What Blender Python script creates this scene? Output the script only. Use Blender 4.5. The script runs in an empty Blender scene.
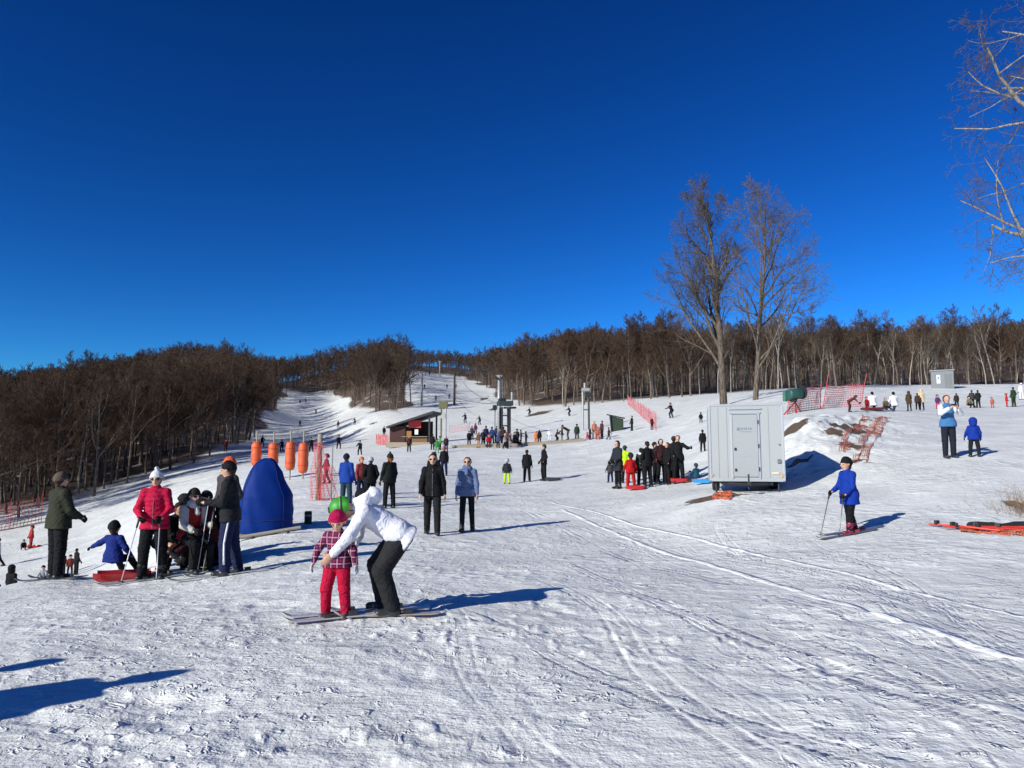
import bpy, math, random
import numpy as np
from mathutils import Vector, Matrix
R = math.radians
sc = bpy.context.scene
COL = sc.collection
RNG = np.random.default_rng(7)
random.seed(7)

# ------------------------------------------------------------------ camera
F = 745.0; CAMH = 1.6
PITCH = math.atan((460 - 384) / F)
CP, SP = math.cos(PITCH), math.sin(PITCH)
cd = bpy.data.cameras.new('camera'); cam = bpy.data.objects.new('camera', cd); COL.objects.link(cam)
cd.sensor_width = 36; cd.lens = 36 * F / 1024; cd.clip_end = 6000; cd.clip_start = 0.05
cam.location = (0, 0, CAMH); cam.rotation_euler = (math.pi / 2 + PITCH, 0, 0)
sc.camera = cam

def ray(px, py):
    """direction per unit of forward distance for a pixel of the photograph"""
    xc = (px - 512) / F; yc = (384 - py) / F
    y = CP - yc * SP; z = SP + yc * CP
    return xc / y, z / y

def px_height(h, D):
    return h * F / D

# ------------------------------------------------------------------ noise
def _hash(ix, iy, seed):
    h = (ix.astype(np.int64) * 374761393 + iy.astype(np.int64) * 668265263 + seed * 1442695041) & 0xffffffff
    h = ((h ^ (h >> 13)) * 1274126177) & 0xffffffff
    return ((h ^ (h >> 16)) & 0xffff) / 65535.0

def vnoise(x, y, seed=0):
    x = np.asarray(x, float); y = np.asarray(y, float)
    ix = np.floor(x); iy = np.floor(y); fx = x - ix; fy = y - iy
    u = fx * fx * fx * (fx * (fx * 6 - 15) + 10); v = fy * fy * fy * (fy * (fy * 6 - 15) + 10)
    a = _hash(ix, iy, seed); b = _hash(ix + 1, iy, seed); c = _hash(ix, iy + 1, seed); d = _hash(ix + 1, iy + 1, seed)
    return (a + (b - a) * u + (c - a) * v + (a - b - c + d) * u * v) * 2 - 1

def fbm(x, y, oct=4, seed=0):
    s = 0; a = 1; t = 0
    for o in range(oct):
        s = s + a * vnoise(x * 2 ** o + 17.3 * o, y * 2 ** o - 9.1 * o, seed + o); t += a; a *= .5
    return s / t

# ------------------------------------------------------------------ terrain from surveyed heights
CTRL = [  # (pixel column, [(pixel row, forward distance) ...]) : points seen on the snow
 (-260, [('z', 3, -.05), ('z', 8, -.5), ('z', 13, -1.2), ('z', 22, -3.8), ('z', 40, -4.6), ('z', 60, -4), ('z', 110, -1), ('z', 220, 7), ('z', 420, 10)]),
 (0, [('z', 3.5, 0), (660, 6.0), (594, 11.3), ('z', 17, -1.9), ('z', 26, -3.9), (566, 40), (532, 55), ('z', 100, 0), (426, 200), (416, 300), (414, 400)]),
 (62, [(579, 12.9), ('z', 14.6, -.72), ('z', 17, -1.5), (583, 31)]),
 (100, [('z', 4, 0), (640, 6.7), (583, 12.6), ('z', 16, -1.1), ('z', 24, -2.7), (568, 33), (535, 46), (507, 60), (474, 100), (405, 220), (392, 320), (390, 400)]),
 (140, [(577, 12.8), ('z', 15.5, -.7)]),
 (200, [('z', 4, 0), (572, 12.6), ('z', 18, -.6), (515, 30), (490, 48), (472, 72), (448, 105), (398, 190), (379, 270), (386, 380)]),
 (240, [(445, 115), (400, 200), (378, 290), (382, 400)]),
 (270, [('z', 4, 0), (572, 11.4), (526, 17.5), (503, 27), (478, 45), (452, 95), (428, 170), (404, 280), (386, 390)]),
 (318, [(400, 300), (376, 390)]),
 (345, [('z', 4, 0), (617, 7.6), (535, 16), (503, 25), (475, 40), (455, 75), (440, 130), (420, 210), (400, 300), (371, 390)]),
 (375, [(430, 120), (414, 145), (386, 205), (368, 290), (362, 400)]),
 (400, [('z', 4, 0), (535, 16), (503, 24.5), (470, 42), (449, 68), (428, 118), (402, 180), (380, 270), (368, 400)]),
 (440, [('z', 4, 0), (535, 16), (470, 42), (446, 66), (423, 125), (388, 250), (377, 322), (370, 365), (367, 415)]),
 (510, [('z', 4, 0), (617, 7.6), (535, 16), (482, 36), (445, 62), (429, 95), (412, 140), (395, 200), (380, 300), (372, 420)]),
 (580, [('z', 4, 0), (535, 16), (480, 34), (440, 62), (418, 95), (404, 130), (378, 200), (362, 280), (360, 420)]),
 (650, [('z', 4, 0), (535, 16), (488, 27), (452, 45), (415, 82), (398, 118), (384, 190), (368, 280), (366, 420)]),
 (740, [('z', 4, 0), (560, 12), (492, 19.5), (462, 28), (420, 48), (401, 66), (394, 100), (380, 190), (366, 290), (362, 420)]),
 (850, [('z', 4, 0), (600, 8.3), (534, 13.4), (500, 17), (470, 21), (432, 27), (411, 36), (407, 46), (391, 62), (388, 110), (370, 220), (356, 400)]),
 (950, [('z', 4, 0), (590, 9), (530, 13), (458, 20.7), (424, 32), (411, 44), (406, 52), (389, 66), (387, 110), (366, 220), (350, 400)]),
 (1060, [('z', 4, 0), (590, 9), (528, 13), (455, 20.7), (420, 32), (405, 46), (386, 68), (385, 110), (360, 220), (340, 400)]),
 (1260, [('z', 4, 0), (590, 9), (528, 13), (455, 20.7), (420, 32), (403, 46), (386, 68), (385, 110), (358, 220), (336, 400)]),
]
_cp = []
for col, pts in CTRL:
    for p in pts:
        if p[0] == 'z':
            D = p[1]; x = ray(col, 460)[0] * D; _cp.append((x, D, p[2]))
        else:
            rx, rz = ray(col, p[0]); D = p[1]; _cp.append((rx * D, D, CAMH + rz * D))
# trailer's shelf and the bank right of it
for col, D, z in ((712, 19.5, .72), (780, 19.5, .78), (770, 22.5, .95), (800, 21.5, 1.15), (800, 24.5, 2.0), (800, 27.5, 3.05), (835, 24.5, 2.3)):
    _cp.append((ray(col, 460)[0] * D, D, z))
_cp = np.array(_cp)
def _dom(x, y):
    r = np.hypot(x, y); az = np.arctan2(x, y)
    return az, r
K_AZ = 2.2
_az, _r = _dom(_cp[:, 0], _cp[:, 1])
_X = np.stack([_az * K_AZ, np.log(_r)], 1)
_w = _cp[:, 2] / (_r + 8)
def _tps(A, B):
    d2 = ((A[:, None, :] - B[None, :, :]) ** 2).sum(-1) + 1e-12
    return .5 * d2 * np.log(d2)
_n = len(_X)
_M = np.zeros((_n + 3, _n + 3)); _M[:_n, :_n] = _tps(_X, _X) + 0.0006 * np.eye(_n)
_M[:_n, _n] = 1; _M[:_n, _n + 1:] = _X; _M[_n, :_n] = 1; _M[_n + 1:, :_n] = _X.T
_sol = np.linalg.solve(_M, np.concatenate([_w, [0, 0, 0]]))
def _base_az(az, r):
    rr = np.clip(r, 3.3, 430)
    Q = np.stack([az * K_AZ, np.log(rr)], 1)
    out = np.empty(len(Q))
    for i in range(0, len(Q), 20000):
        q = Q[i:i + 20000]
        out[i:i + 20000] = _tps(q, _X) @ _sol[:_n] + _sol[_n] + q @ _sol[_n + 1:]
    z = out * (rr + 8)
    z = z * np.clip(r / 3.3, 0, 1) ** 1.5
    far = np.clip(r - 430, 0, None)
    return z - far * .07 + 0 * far

BANK = (np.array([6.6, 21.0]), np.array([12.6, 27.2]))   # the rough bank beside the trailer
def seg_dist(x, y, a, b):
    ax, ay = a; d = b - a; L = d @ d
    t = np.clip(((x - ax) * d[0] + (y - ay) * d[1]) / L, 0, 1)
    return np.hypot(x - ax - t * d[0], y - ay - t * d[1])
def bank_mask(x, y):
    a = np.array([8.2, 22.6]); b = np.array([14.2, 30.5])
    return np.exp(-(seg_dist(x, y, a, b) / 1.9) ** 2)

def terrain(x, y, fine=True):
    x = np.atleast_1d(np.asarray(x, float)); y = np.atleast_1d(np.asarray(y, float))
    az, r = _dom(x, y)
    lim = R(46)
    azc = np.clip(az, -lim, lim)
    z = _base_az(azc, r)
    over = np.clip((np.abs(az) - lim) / (math.pi - lim), 0, 1)
    m = over > 0
    if m.any():
        zl = _base_az(np.full(m.sum(), -lim), r[m]); zr = _base_az(np.full(m.sum(), lim), r[m])
        t = over[m]; t = t * t * (3 - 2 * t) * .5
        z[m] = np.where(az[m] < 0, zl * (1 - t) + zr * t, zr * (1 - t) + zl * t)
    z = np.maximum(z, -14 + 0 * z)
    # undulation, footprints and clods
    z = z + .05 * fbm(x / 2.3, y / 2.3, 3, 3) * np.clip(r / 6, .2, 1) + .25 * fbm(x / 23, y / 23, 2, 9) * np.clip((r - 25) / 60, 0, 1)
    bm = bank_mask(x, y)
    z = z + bm * (.34 * np.abs(fbm(x / .95, y / .95, 3, 21)) + .10 * fbm(x / .3, y / .3, 2, 31) - .03)
    if fine:
        nf = np.clip(1.3 - r / 26, 0, 1)
        # wind / piste streaks run towards the lower right
        u = x * .82 - y * .57; v = x * .57 + y * .82
        z = z + nf * (.012 * fbm(u / .9, v / .28, 3, 41) + .007 * fbm(x / .16, y / .16, 2, 51))
        chop = np.clip(fbm(x / .42, y / .34, 2, 61) - .22, 0, 1) * np.clip(.6 + fbm(x / 2.2, y / 1.6, 2, 62) * 2, 0, 1.2)
        z = z - nf * .05 * chop
        lump = np.clip(fbm(x / .12, y / .10, 2, 71) - .35, 0, 1)
        z = z + nf * .05 * lump * np.clip(.35 + fbm(x / 1.5, y / 1.1, 2, 72) * 3, 0, 1.2)
    return z

def T(x, y):
    return float(terrain([x], [y], False)[0])

def hit(px, py, D0=3.0, D1=420.0):
    """the snow point seen at a pixel"""
    rx, rz = ray(px, py)
    Ds = np.exp(np.linspace(math.log(D0), math.log(D1), 1500))
    zt = terrain(rx * Ds, Ds, False); zr = CAMH + rz * Ds
    i = np.argmax(zt >= zr)
    if not (zt >= zr).any():
        i = int(np.argmin(np.abs(zr - zt) / Ds))
    D = float(Ds[i])
    return Vector((rx * D, D, float(zt[i]))), D

def atD(px, D):
    rx = ray(px, 450)[0]
    return Vector((rx * D, D, T(rx * D, D)))

# ------------------------------------------------------------------ mesh helpers
def tag(o, label=None, cat=None, group=None, kind=None):
    if label: o['label'] = label
    if cat: o['category'] = cat
    if group: o['group'] = group
    if kind: o['kind'] = kind
    return o

def raw_mesh(name, V, Fc, n, smooth=False, mats=None, mi=None):
    """V (k,3) array, Fc (m,n) array of n-gons"""
    V = np.asarray(V, np.float32); Fc = np.asarray(Fc, np.int32)
    me = bpy.data.meshes.new(name)
    me.vertices.add(len(V)); me.vertices.foreach_set('co', V.ravel())
    me.loops.add(Fc.size); me.loops.foreach_set('vertex_index', Fc.ravel())
    me.polygons.add(len(Fc)); me.polygons.foreach_set('loop_start', np.arange(0, Fc.size, n, dtype=np.int32))
    me.polygons.foreach_set('loop_total', np.full(len(Fc), n, np.int32))
    me.polygons.foreach_set('use_smooth', np.full(len(Fc), smooth))
    for m in mats or []: me.materials.append(m)
    if mi is not None: me.polygons.foreach_set('material_index', np.asarray(mi, np.int32))
    me.update(calc_edges=True)
    return me

def link(name, me, parent=None, loc=None, rz=None):
    o = bpy.data.objects.new(name, me); COL.objects.link(o)
    if parent: o.parent = parent
    if loc is not None: o.location = loc
    if rz is not None: o.rotation_euler = (0, 0, rz)
    return o

def empty(name, loc=(0, 0, 0), rz=0, **k):
    o = link(name, None, None, loc, rz); o.empty_display_size = .2
    return tag(o, **k)

class MB:
    def __init__(s): s.v = []; s.f = []
    def add(s, vs, fs):
        b = len(s.v); s.v += [tuple(v) for v in vs]; s.f += [tuple(b + i for i in f) for f in fs]; return s
    def box(s, c, d, rz=0, M=None):
        hx, hy, hz = d[0] / 2, d[1] / 2, d[2] / 2
        vs = [Vector((x, y, z)) for x in (-hx, hx) for y in (-hy, hy) for z in (-hz, hz)]
        m = M or Matrix.Rotation(rz, 3, 'Z')
        vs = [m @ v + Vector(c) for v in vs]
        return s.add(vs, [(0, 1, 3, 2), (4, 6, 7, 5), (0, 4, 5, 1), (2, 3, 7, 6), (0, 2, 6, 4), (1, 5, 7, 3)])
    def tube(s, p0, p1, r0, r1=None, n=8, cap=True):
        return s.path([p0, p1], [r0, r0 if r1 is None else r1], n, cap)
    def path(s, pts, rad, n=8, cap=True):
        pts = [Vector(p) for p in pts]
        if not hasattr(rad, '__len__'): rad = [rad] * len(pts)
        b = len(s.v); ref = None
        for i, p in enumerate(pts):
            d = (pts[min(i + 1, len(pts) - 1)] - pts[max(i - 1, 0)]).normalized()
            if ref is None:
                ref = Vector((0, 0, 1)) if abs(d.z) < .9 else Vector((1, 0, 0))
            a = d.cross(ref).normalized(); c = d.cross(a)
            for k in range(n):
                t = 2 * math.pi * k / n
                s.v.append(tuple(p + (a * math.cos(t) + c * math.sin(t)) * rad[i]))
        for i in range(len(pts) - 1):
            for k in range(n):
                k2 = (k + 1) % n
                s.f.append((b + i * n + k, b + i * n + k2, b + (i + 1) * n + k2, b + (i + 1) * n + k))
        if cap:
            s.f.append(tuple(b + k for k in range(n))[::-1]); s.f.append(tuple(b + (len(pts) - 1) * n + k for k in range(n)))
        return s
    def loft(s, rings, cap=True, closed=True):
        """rings: equal-length point lists"""
        b = len(s.v); n = len(rings[0])
        for r in rings: s.v += [tuple(p) for p in r]
        for i in range(len(rings) - 1):
            for k in range(n if closed else n - 1):
                k2 = (k + 1) % n
                s.f.append((b + i * n + k, b + i * n + k2, b + (i + 1) * n + k2, b + (i + 1) * n + k))
        if cap:
            s.f.append(tuple(b + k for k in range(n))[::-1]); s.f.append(tuple(b + (len(rings) - 1) * n + k for k in range(n)))
        return s
    def build(s, name, mat, parent=None, loc=None, rz=None, bevel=0, smooth=False, seg=2):
        me = bpy.data.meshes.new(name); me.from_pydata(s.v, [], s.f)
        import bmesh
        bm = bmesh.new(); bm.from_mesh(me)
        bmesh.ops.recalc_face_normals(bm, faces=bm.faces)
        if bevel: bmesh.ops.bevel(bm, geom=bm.edges[:], offset=bevel, segments=seg, affect='EDGES', profile=.5)
        bm.to_mesh(me); bm.free()
        for p in me.polygons: p.use_smooth = smooth
        me.materials.append(mat)
        return link(name, me, parent, loc, rz)

# ------------------------------------------------------------------ materials
def newmat(name):
    m = bpy.data.materials.new(name); m.use_nodes = True
    nt = m.node_tree; b = nt.nodes['Principled BSDF']
    return m, nt, b
_mc = {}
def hexc(c): return tuple(c) + (1,)
def simple(name, c, rough=.6, metal=0, bump=0, bs=40, var=.0, spec=.5, coat=0):
    key = (name, tuple(c), rough)
    if key in _mc: return _mc[key]
    m, nt, b = newmat(name)
    b.inputs['Roughness'].default_value = rough; b.inputs['Metallic'].default_value = metal
    b.inputs['Specular IOR Level'].default_value = spec
    b.inputs['Coat Weight'].default_value = coat
    tc = nt.nodes.new('ShaderNodeTexCoord')
    n = nt.nodes.new('ShaderNodeTexNoise'); n.inputs['Scale'].default_value = bs * .25; n.inputs['Detail'].default_value = 5
    nt.links.new(tc.outputs['Object'], n.inputs['Vector'])
    mx = nt.nodes.new('ShaderNodeMix'); mx.data_type = 'RGBA'
    v = var or .12
    mx.inputs[6].default_value = hexc([x * (1 - v) for x in c]); mx.inputs[7].default_value = hexc([min(1, x * (1 + v)) for x in c])
    nt.links.new(n.outputs['Fac'], mx.inputs[0]); nt.links.new(mx.outputs[2], b.inputs['Base Color'])
    if bump:
        n2 = nt.nodes.new('ShaderNodeTexNoise'); n2.inputs['Scale'].default_value = bs; n2.inputs['Detail'].default_value = 4
        nt.links.new(tc.outputs['Object'], n2.inputs['Vector'])
        bp = nt.nodes.new('ShaderNodeBump'); bp.inputs['Strength'].default_value = bump; bp.inputs['Distance'].default_value = .01
        nt.links.new(n2.outputs['Fac'], bp.inputs['Height']); nt.links.new(bp.outputs['Normal'], b.inputs['Normal'])
    _mc[key] = m
    return m

def fabric(c, kind='plain'):
    """jacket cloth with soft creases; the objects using it are of unit height"""
    key = ('fabric', tuple(c), kind)
    if key in _mc: return _mc[key]
    m, nt, b = newmat('fabric_' + kind)
    b.inputs['Roughness'].default_value = .8; b.inputs['Specular IOR Level'].default_value = .18
    b.inputs['Sheen Weight'].default_value = 0
    N, Lk = nt.nodes, nt.links
    tc = N.new('ShaderNodeTexCoord')
    n = N.new('ShaderNodeTexNoise'); n.inputs['Scale'].default_value = 9; n.inputs['Detail'].default_value = 3
    Lk.new(tc.outputs['Object'], n.inputs['Vector'])
    mx = N.new('ShaderNodeMix'); mx.data_type = 'RGBA'
    mx.inputs[6].default_value = hexc([x * .82 for x in c]); mx.inputs[7].default_value = hexc([min(1, x * 1.14) for x in c])
    Lk.new(n.outputs['Fac'], mx.inputs[0])
    col = mx.outputs[2]
    cr = N.new('ShaderNodeTexNoise'); cr.inputs['Scale'].default_value = 16; cr.inputs['Detail'].default_value = 4; cr.inputs['Distortion'].default_value = 1.2
    Lk.new(tc.outputs['Object'], cr.inputs['Vector'])
    h = cr.outputs['Fac']
    if kind == 'puffer':
        w = N.new('ShaderNodeTexWave'); w.bands_direction = 'Z'; w.inputs['Scale'].default_value = 7.5; w.inputs['Distortion'].default_value = 1.2
        Lk.new(tc.outputs['Object'], w.inputs['Vector'])
        ad = N.new('ShaderNodeMath'); ad.operation = 'MULTIPLY_ADD'; ad.inputs[1].default_value = .28
        Lk.new(w.outputs['Fac'], ad.inputs[0]); Lk.new(h, ad.inputs[2]); h = ad.outputs[0]
    if kind == 'plaid':
        for d, sc_, cc in (('Z', 11, (.03, .01, .05, 1)), ('X', 11, (.03, .01, .05, 1)), ('Z', 5.5, (.60, .30, .36, 1)), ('X', 5.5, (.60, .30, .36, 1))):
            w = N.new('ShaderNodeTexWave'); w.bands_direction = d; w.inputs['Scale'].default_value = sc_
            Lk.new(tc.outputs['Object'], w.inputs['Vector'])
            gt = N.new('ShaderNodeMath'); gt.operation = 'GREATER_THAN'; gt.inputs[1].default_value = .62 if sc_ > 6 else .93
            Lk.new(w.outputs['Fac'], gt.inputs[0])
            ml = N.new('ShaderNodeMath'); ml.operation = 'MULTIPLY'; ml.inputs[1].default_value = .62
            Lk.new(gt.outputs[0], ml.inputs[0])
            m2 = N.new('ShaderNodeMix'); m2.data_type = 'RGBA'; m2.inputs[7].default_value = cc
            Lk.new(ml.outputs[0], m2.inputs[0]); Lk.new(col, m2.inputs[6]); col = m2.outputs[2]
    if kind == 'stripe':
        pass
    Lk.new(col, b.inputs['Base Color'])
    bp = N.new('ShaderNodeBump'); bp.inputs['Strength'].default_value = .9; bp.inputs['Distance'].default_value = .03
    Lk.new(h, bp.inputs['Height']); Lk.new(bp.outputs['Normal'], b.inputs['Normal'])
    _mc[key] = m
    return m

# ------------------------------------------------------------------ forest limits (world wedge description)
EDGE = [(-900, 50), (-200, 50), (0, 57), (50, 60), (100, 66), (150, 72), (200, 82), (240, 108), (262, 160), (276, 240), (284, 318), (336, 318), (348, 235), (358, 180), (375, 150), (400, 138), (408, 150),
        (411, 330), (466, 330), (474, 300), (484, 250), (500, 185), (520, 150), (560, 125), (600, 122), (650, 118), (690, 112), (720, 108), (760, 112), (850, 116), (1024, 112), (1300, 110), (2200, 100)]
_eu = np.array([e[0] for e in EDGE], float); _ed = np.array([e[1] for e in EDGE], float)
def edgeD(x, y):
    u = 512 + F * x / np.maximum(y, 1) + 7 * vnoise(y / 17, x * 0 + 3.3, 6)
    return np.interp(u, _eu, _ed)
def forest_depth(x, y):
    """metres inside the wood (negative outside)"""
    return np.where(y > 20, y - edgeD(x, y) + 2.5 * vnoise(x / 7, y / 7, 5), -50)

# ------------------------------------------------------------------ ground mesh (polar sheet, fine near the camera)
def build_ground():
    az_f = np.arange(-38, 38.001, .125)
    az_c = np.concatenate([np.arange(-180, -38, 2.0), az_f, np.arange(40, 180, 2.0)])
    azs = np.radians(az_c)
    rs = [0.35]
    while rs[-1] < 3000:
        r = rs[-1]
        k = .03 if r < 2.5 else (0.0068 if r < 14 else (.01 if r < 40 else (.014 if r < 400 else .05)))
        rs.append(r * (1 + k))
    rs = np.array(rs); nr, na = len(rs), len(azs)
    A, RR = np.meshgrid(azs, rs)
    X = (np.sin(A) * RR).ravel(); Y = (np.cos(A) * RR).ravel()
    Z = terrain(X, Y)
    V = np.stack([X, Y, Z], 1)
    # ski tracks fanning from the slope to the lower right, pressed into the sheet
    TR = [((640, 600), (1020, 735), .04, .85, .9), ((585, 595), (860, 765), .045, .85, 1.2),
          ((560, 560), (740, 640), .04, .5, .7), ((600, 520), (1020, 640), .04, .4, .6), ((480, 500), (900, 600), .04, .4, .8), ((320, 700), (640, 640), .04, .35, 1.5), ((820, 560), (1000, 560), .04, .4, 1.2)]
    rt = random.Random(3)
    for i in range(14):
        x0 = rt.uniform(430, 900); y0 = rt.uniform(500, 640); x1 = x0 + rt.uniform(160, 420); TR.append(((x0, y0), (x1, min(765, y0 + (x1 - x0) * rt.uniform(.15, .75))), rt.uniform(.028, .04), rt.uniform(.25, .6), rt.uniform(.4, 1.4)))
    trk = np.zeros_like(X); rad_ = np.hypot(X, Y); near = rad_ < 32
    xs, ys, rr_ = X[near], Y[near], rad_[near]; tn = np.zeros_like(xs)
    wobn = vnoise(xs * .22, ys * .22, 88); gapn = np.clip((vnoise(xs * 1.4, ys * 1.4, 89) + .75) * 2.2, 0, 1)
    for pa, pb, w, amp, wob in TR:
        A_, _ = hit(*pa); B_, _ = hit(*pb); d = (B_ - A_); d.z = 0; L = d.length; d.normalize(); nx, ny = -d.y, d.x
        for off in ((0, .16) if amp < .9 else (0,)):
            s_ = (xs - A_.x) * nx + (ys - A_.y) * ny + wobn * wob * .5 + off; t_ = (xs - A_.x) * d.x + (ys - A_.y) * d.y
            we = np.maximum(w, rr_ * .0030)
            g = np.clip(1 - np.abs(s_) / we, 0, 1); g = g * g * (3 - 2 * g) * np.clip(t_ / .8, 0, 1) * np.clip(L * 1.4 - t_, 0, 1) * amp * gapn
            tn = np.maximum(tn, g)
    trk[near] = tn
    V[:, 2] += trk * .017
    i = np.arange(nr - 1)[:, None]; j = np.arange(na)[None, :]; j2 = (j + 1) % na
    Fq = np.stack([i * na + j, i * na + j2, (i + 1) * na + j2, (i + 1) * na + j], -1).reshape(-1, 4)[:, ::-1]
    me = raw_mesh('snow_ground', V, Fq, 4, True)
    fd = forest_depth(X, Y)
    lit = np.clip((fd - 4 + 9 * fbm(X / 6, Y / 6, 3, 77)) / 12, 0, 1)
    lit = np.where(np.hypot(X, Y) > 420, 1, lit)
    dirt = np.zeros_like(X)
    def patch(c, sx, sy, ang, amp, fr=1.1, th=.1, seed=5):
        dx = X - c[0]; dy = Y - c[1]; ca, sa = math.cos(ang), math.sin(ang)
        u = (dx * ca + dy * sa) / sx; v = (-dx * sa + dy * ca) / sy
        return amp * np.clip(1.25 - np.hypot(u, v) + .55 * fbm(X / fr, Y / fr, 3, seed), 0, 1) * (np.hypot(u, v) < 1.9)
    c, _ = hit(716, 497); dirt = np.maximum(dirt, patch(c, .95, .55, 0, 1.0, .6))
    c, _ = hit(800, 424); dirt = np.maximum(dirt, patch(c, 1.7, .55, .3, .8, .6))
    c, _ = hit(845, 430); dirt = np.maximum(dirt, patch(c, .75, 1.0, .2, .9, .7))
    c, _ = hit(849, 445); dirt = np.maximum(dirt, patch(c, .6, .5, 0, .8, .6))
    c, _ = hit(860, 462); dirt = np.maximum(dirt, patch(c, .7, .5, 0, .55, .6))
    c, _ = hit(540, 413); dirt = np.maximum(dirt, patch(c, 3.5, 5, 0, 1, 3))
    c, _ = hit(496, 408); dirt = np.maximum(dirt, patch(c, 1.2, 14, -.1, .8, 2))
    c, _ = hit(484, 399); dirt = np.maximum(dirt, patch(c, 1.2, 12, -.1, .8, 2))
    c, _ = hit(372, 424); dirt = np.maximum(dirt, patch(c, 1.2, 2.5, .5, .7, 1.5))
    c, _ = hit(1020, 505); dirt = np.maximum(dirt, patch(c, .5, 1.0, 0, .6, .5))
    bm = bank_mask(X, Y)
    dirt = np.maximum(dirt, bm * np.clip((fbm(X / 1.1, Y / .7, 3, 91) - .18) * 4, 0, 1) * .8)
    a = me.attributes.new('track', 'FLOAT', 'POINT'); a.data.foreach_set('value', trk.astype(np.float32))
    a = me.attributes.new('litter', 'FLOAT', 'POINT'); a.data.foreach_set('value', lit.astype(np.float32))
    a = me.attributes.new('dirt', 'FLOAT', 'POINT'); a.data.foreach_set('value', dirt.astype(np.float32))
    m, nt, b = newmat('snow')
    N, Lk = nt.nodes, nt.links
    tc = N.new('ShaderNodeTexCoord'); P = tc.outputs['Object']
    def noise(scale, det=3, rough=.5, vec=P, dist=0):
        n = N.new('ShaderNodeTexNoise'); n.inputs['Scale'].default_value = scale; n.inputs['Detail'].default_value = det
        n.inputs['Roughness'].default_value = rough; n.inputs['Distortion'].default_value = dist; Lk.new(vec, n.inputs['Vector']); return n.outputs['Fac']
    def math_(op, a, b=None, c=None, clamp=False):
        n = N.new('ShaderNodeMath'); n.operation = op; n.use_clamp = clamp
        for i, v in enumerate((a, b, c)):
            if v is None: continue
            if isinstance(v, (int, float)): n.inputs[i].default_value = v
            else: Lk.new(v, n.inputs[i])
        return n.outputs[0]
    def ramp(f, a, b):
        n = N.new('ShaderNodeMapRange'); n.inputs[1].default_value = a; n.inputs[2].default_value = b; Lk.new(f, n.inputs[0]); return n.outputs[0]
    def mix(f, a, b):
        n = N.new('ShaderNodeMix'); n.data_type = 'RGBA'
        for i, v in ((0, f), (6, a), (7, b)):
            if isinstance(v, (int, float)): n.inputs[i].default_value = v
            elif isinstance(v, tuple): n.inputs[i].default_value = v
            else: Lk.new(v, n.inputs[i])
        return n.outputs[2]
    # streak coordinates along the piste
    mp = N.new('ShaderNodeMapping'); mp.inputs['Rotation'].default_value = (0, 0, R(34)); mp.inputs['Scale'].default_value = (.35, 2.0, 1)
    Lk.new(P, mp.inputs[0]); S = mp.outputs[0]
    sep = N.new('ShaderNodeSeparateXYZ'); Lk.new(P, sep.inputs[0])
    # snow colour: clean, older compacted, faintly dirty
    c1 = mix(ramp(noise(.7, 5), .35, .68), (.645, .657, .65, 1), (.82, .828, .81, 1))
    c1 = mix(math_('MULTIPLY', ramp(noise(5, 4, .6, S), .5, .66), .6), c1, (.63, .64, .635, 1))
    c1 = mix(math_('MULTIPLY', ramp(noise(2.2, 3, .65), .52, .72), .35), c1, (.62, .60, .55, 1))
    c1 = mix(math_('MULTIPLY', ramp(noise(26, 2, .6), .66, .74), .35), c1, (.33, .31, .28, 1))   # specks of grit
    ta = N.new('ShaderNodeAttribute'); ta.attribute_name = 'track'; tracks = ta.outputs['Fac']
    wob_ = math_('MULTIPLY', math_('SUBTRACT', noise(.25, 1), .5), .55); gap_ = ramp(noise(1.3, 2), .22, .42)
    for pa, pb, w in (((540, 499), (1020, 617), .04), ((554, 508), (1020, 664), .05)):
        A_, _ = hit(*pa); B_, _ = hit(*pb); d = (B_ - A_); d.z = 0; L = d.length; d.normalize(); nx, ny = -d.y, d.x
        s_ = math_('SUBTRACT', math_('ADD', math_('MULTIPLY', sep.outputs[0], nx), math_('MULTIPLY', sep.outputs[1], ny)), A_.x * nx + A_.y * ny)
        s_ = math_('ABSOLUTE', math_('ADD', s_, wob_))
        t_ = math_('SUBTRACT', math_('ADD', math_('MULTIPLY', sep.outputs[0], d.x), math_('MULTIPLY', sep.outputs[1], d.y)), A_.x * d.x + A_.y * d.y)
        g = math_('MULTIPLY', math_('MULTIPLY', math_('SUBTRACT', 1.6, math_('DIVIDE', s_, w), clamp=True), ramp(t_, 0, 1.5)), gap_)
        tracks = math_('MAXIMUM', tracks, g)
    c1 = mix(math_('MULTIPLY', tracks, .9), c1, (.97, .97, .94, 1))
    at = N.new('ShaderNodeAttribute'); at.attribute_name = 'litter'
    ad = N.new('ShaderNodeAttribute'); ad.attribute_name = 'dirt'
    lc = mix(noise(3, 5), (.055, .038, .026, 1), (.17, .12, .085, 1))
    lm = math_('MULTIPLY', at.outputs['Fac'], ramp(noise(.22, 6, .65), .30, .40))
    c1 = mix(lm, c1, lc)
    dc = mix(noise(8, 5), (.045, .032, .02, 1), (.20, .14, .09, 1))
    dm = ramp(math_('ADD', ad.outputs['Fac'], math_('MULTIPLY', math_('SUBTRACT', noise(5, 4), .5), .8)), .42, .55)
    c1 = mix(dm, c1, dc)
    Lk.new(c1, b.inputs['Base Color'])
    b.inputs['Roughness'].default_value = .62; b.inputs['Specular IOR Level'].default_value = .35
    b.inputs['Subsurface Weight'].default_value = 0
    # relief
    h = math_('MULTIPLY', noise(9, 4, .62), .046)
    h = math_('ADD', h, math_('MULTIPLY', noise(34, 2, .6), .013))
    vo = N.new('ShaderNodeTexVoronoi'); vo.inputs['Scale'].default_value = 4.2; vo.feature = 'F1'; Lk.new(P, vo.inputs['Vector'])
    h = math_('ADD', h, math_('MULTIPLY', math_('MULTIPLY', vo.outputs['Distance'], ramp(noise(.9, 2), .45, .6)), .06))
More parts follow.
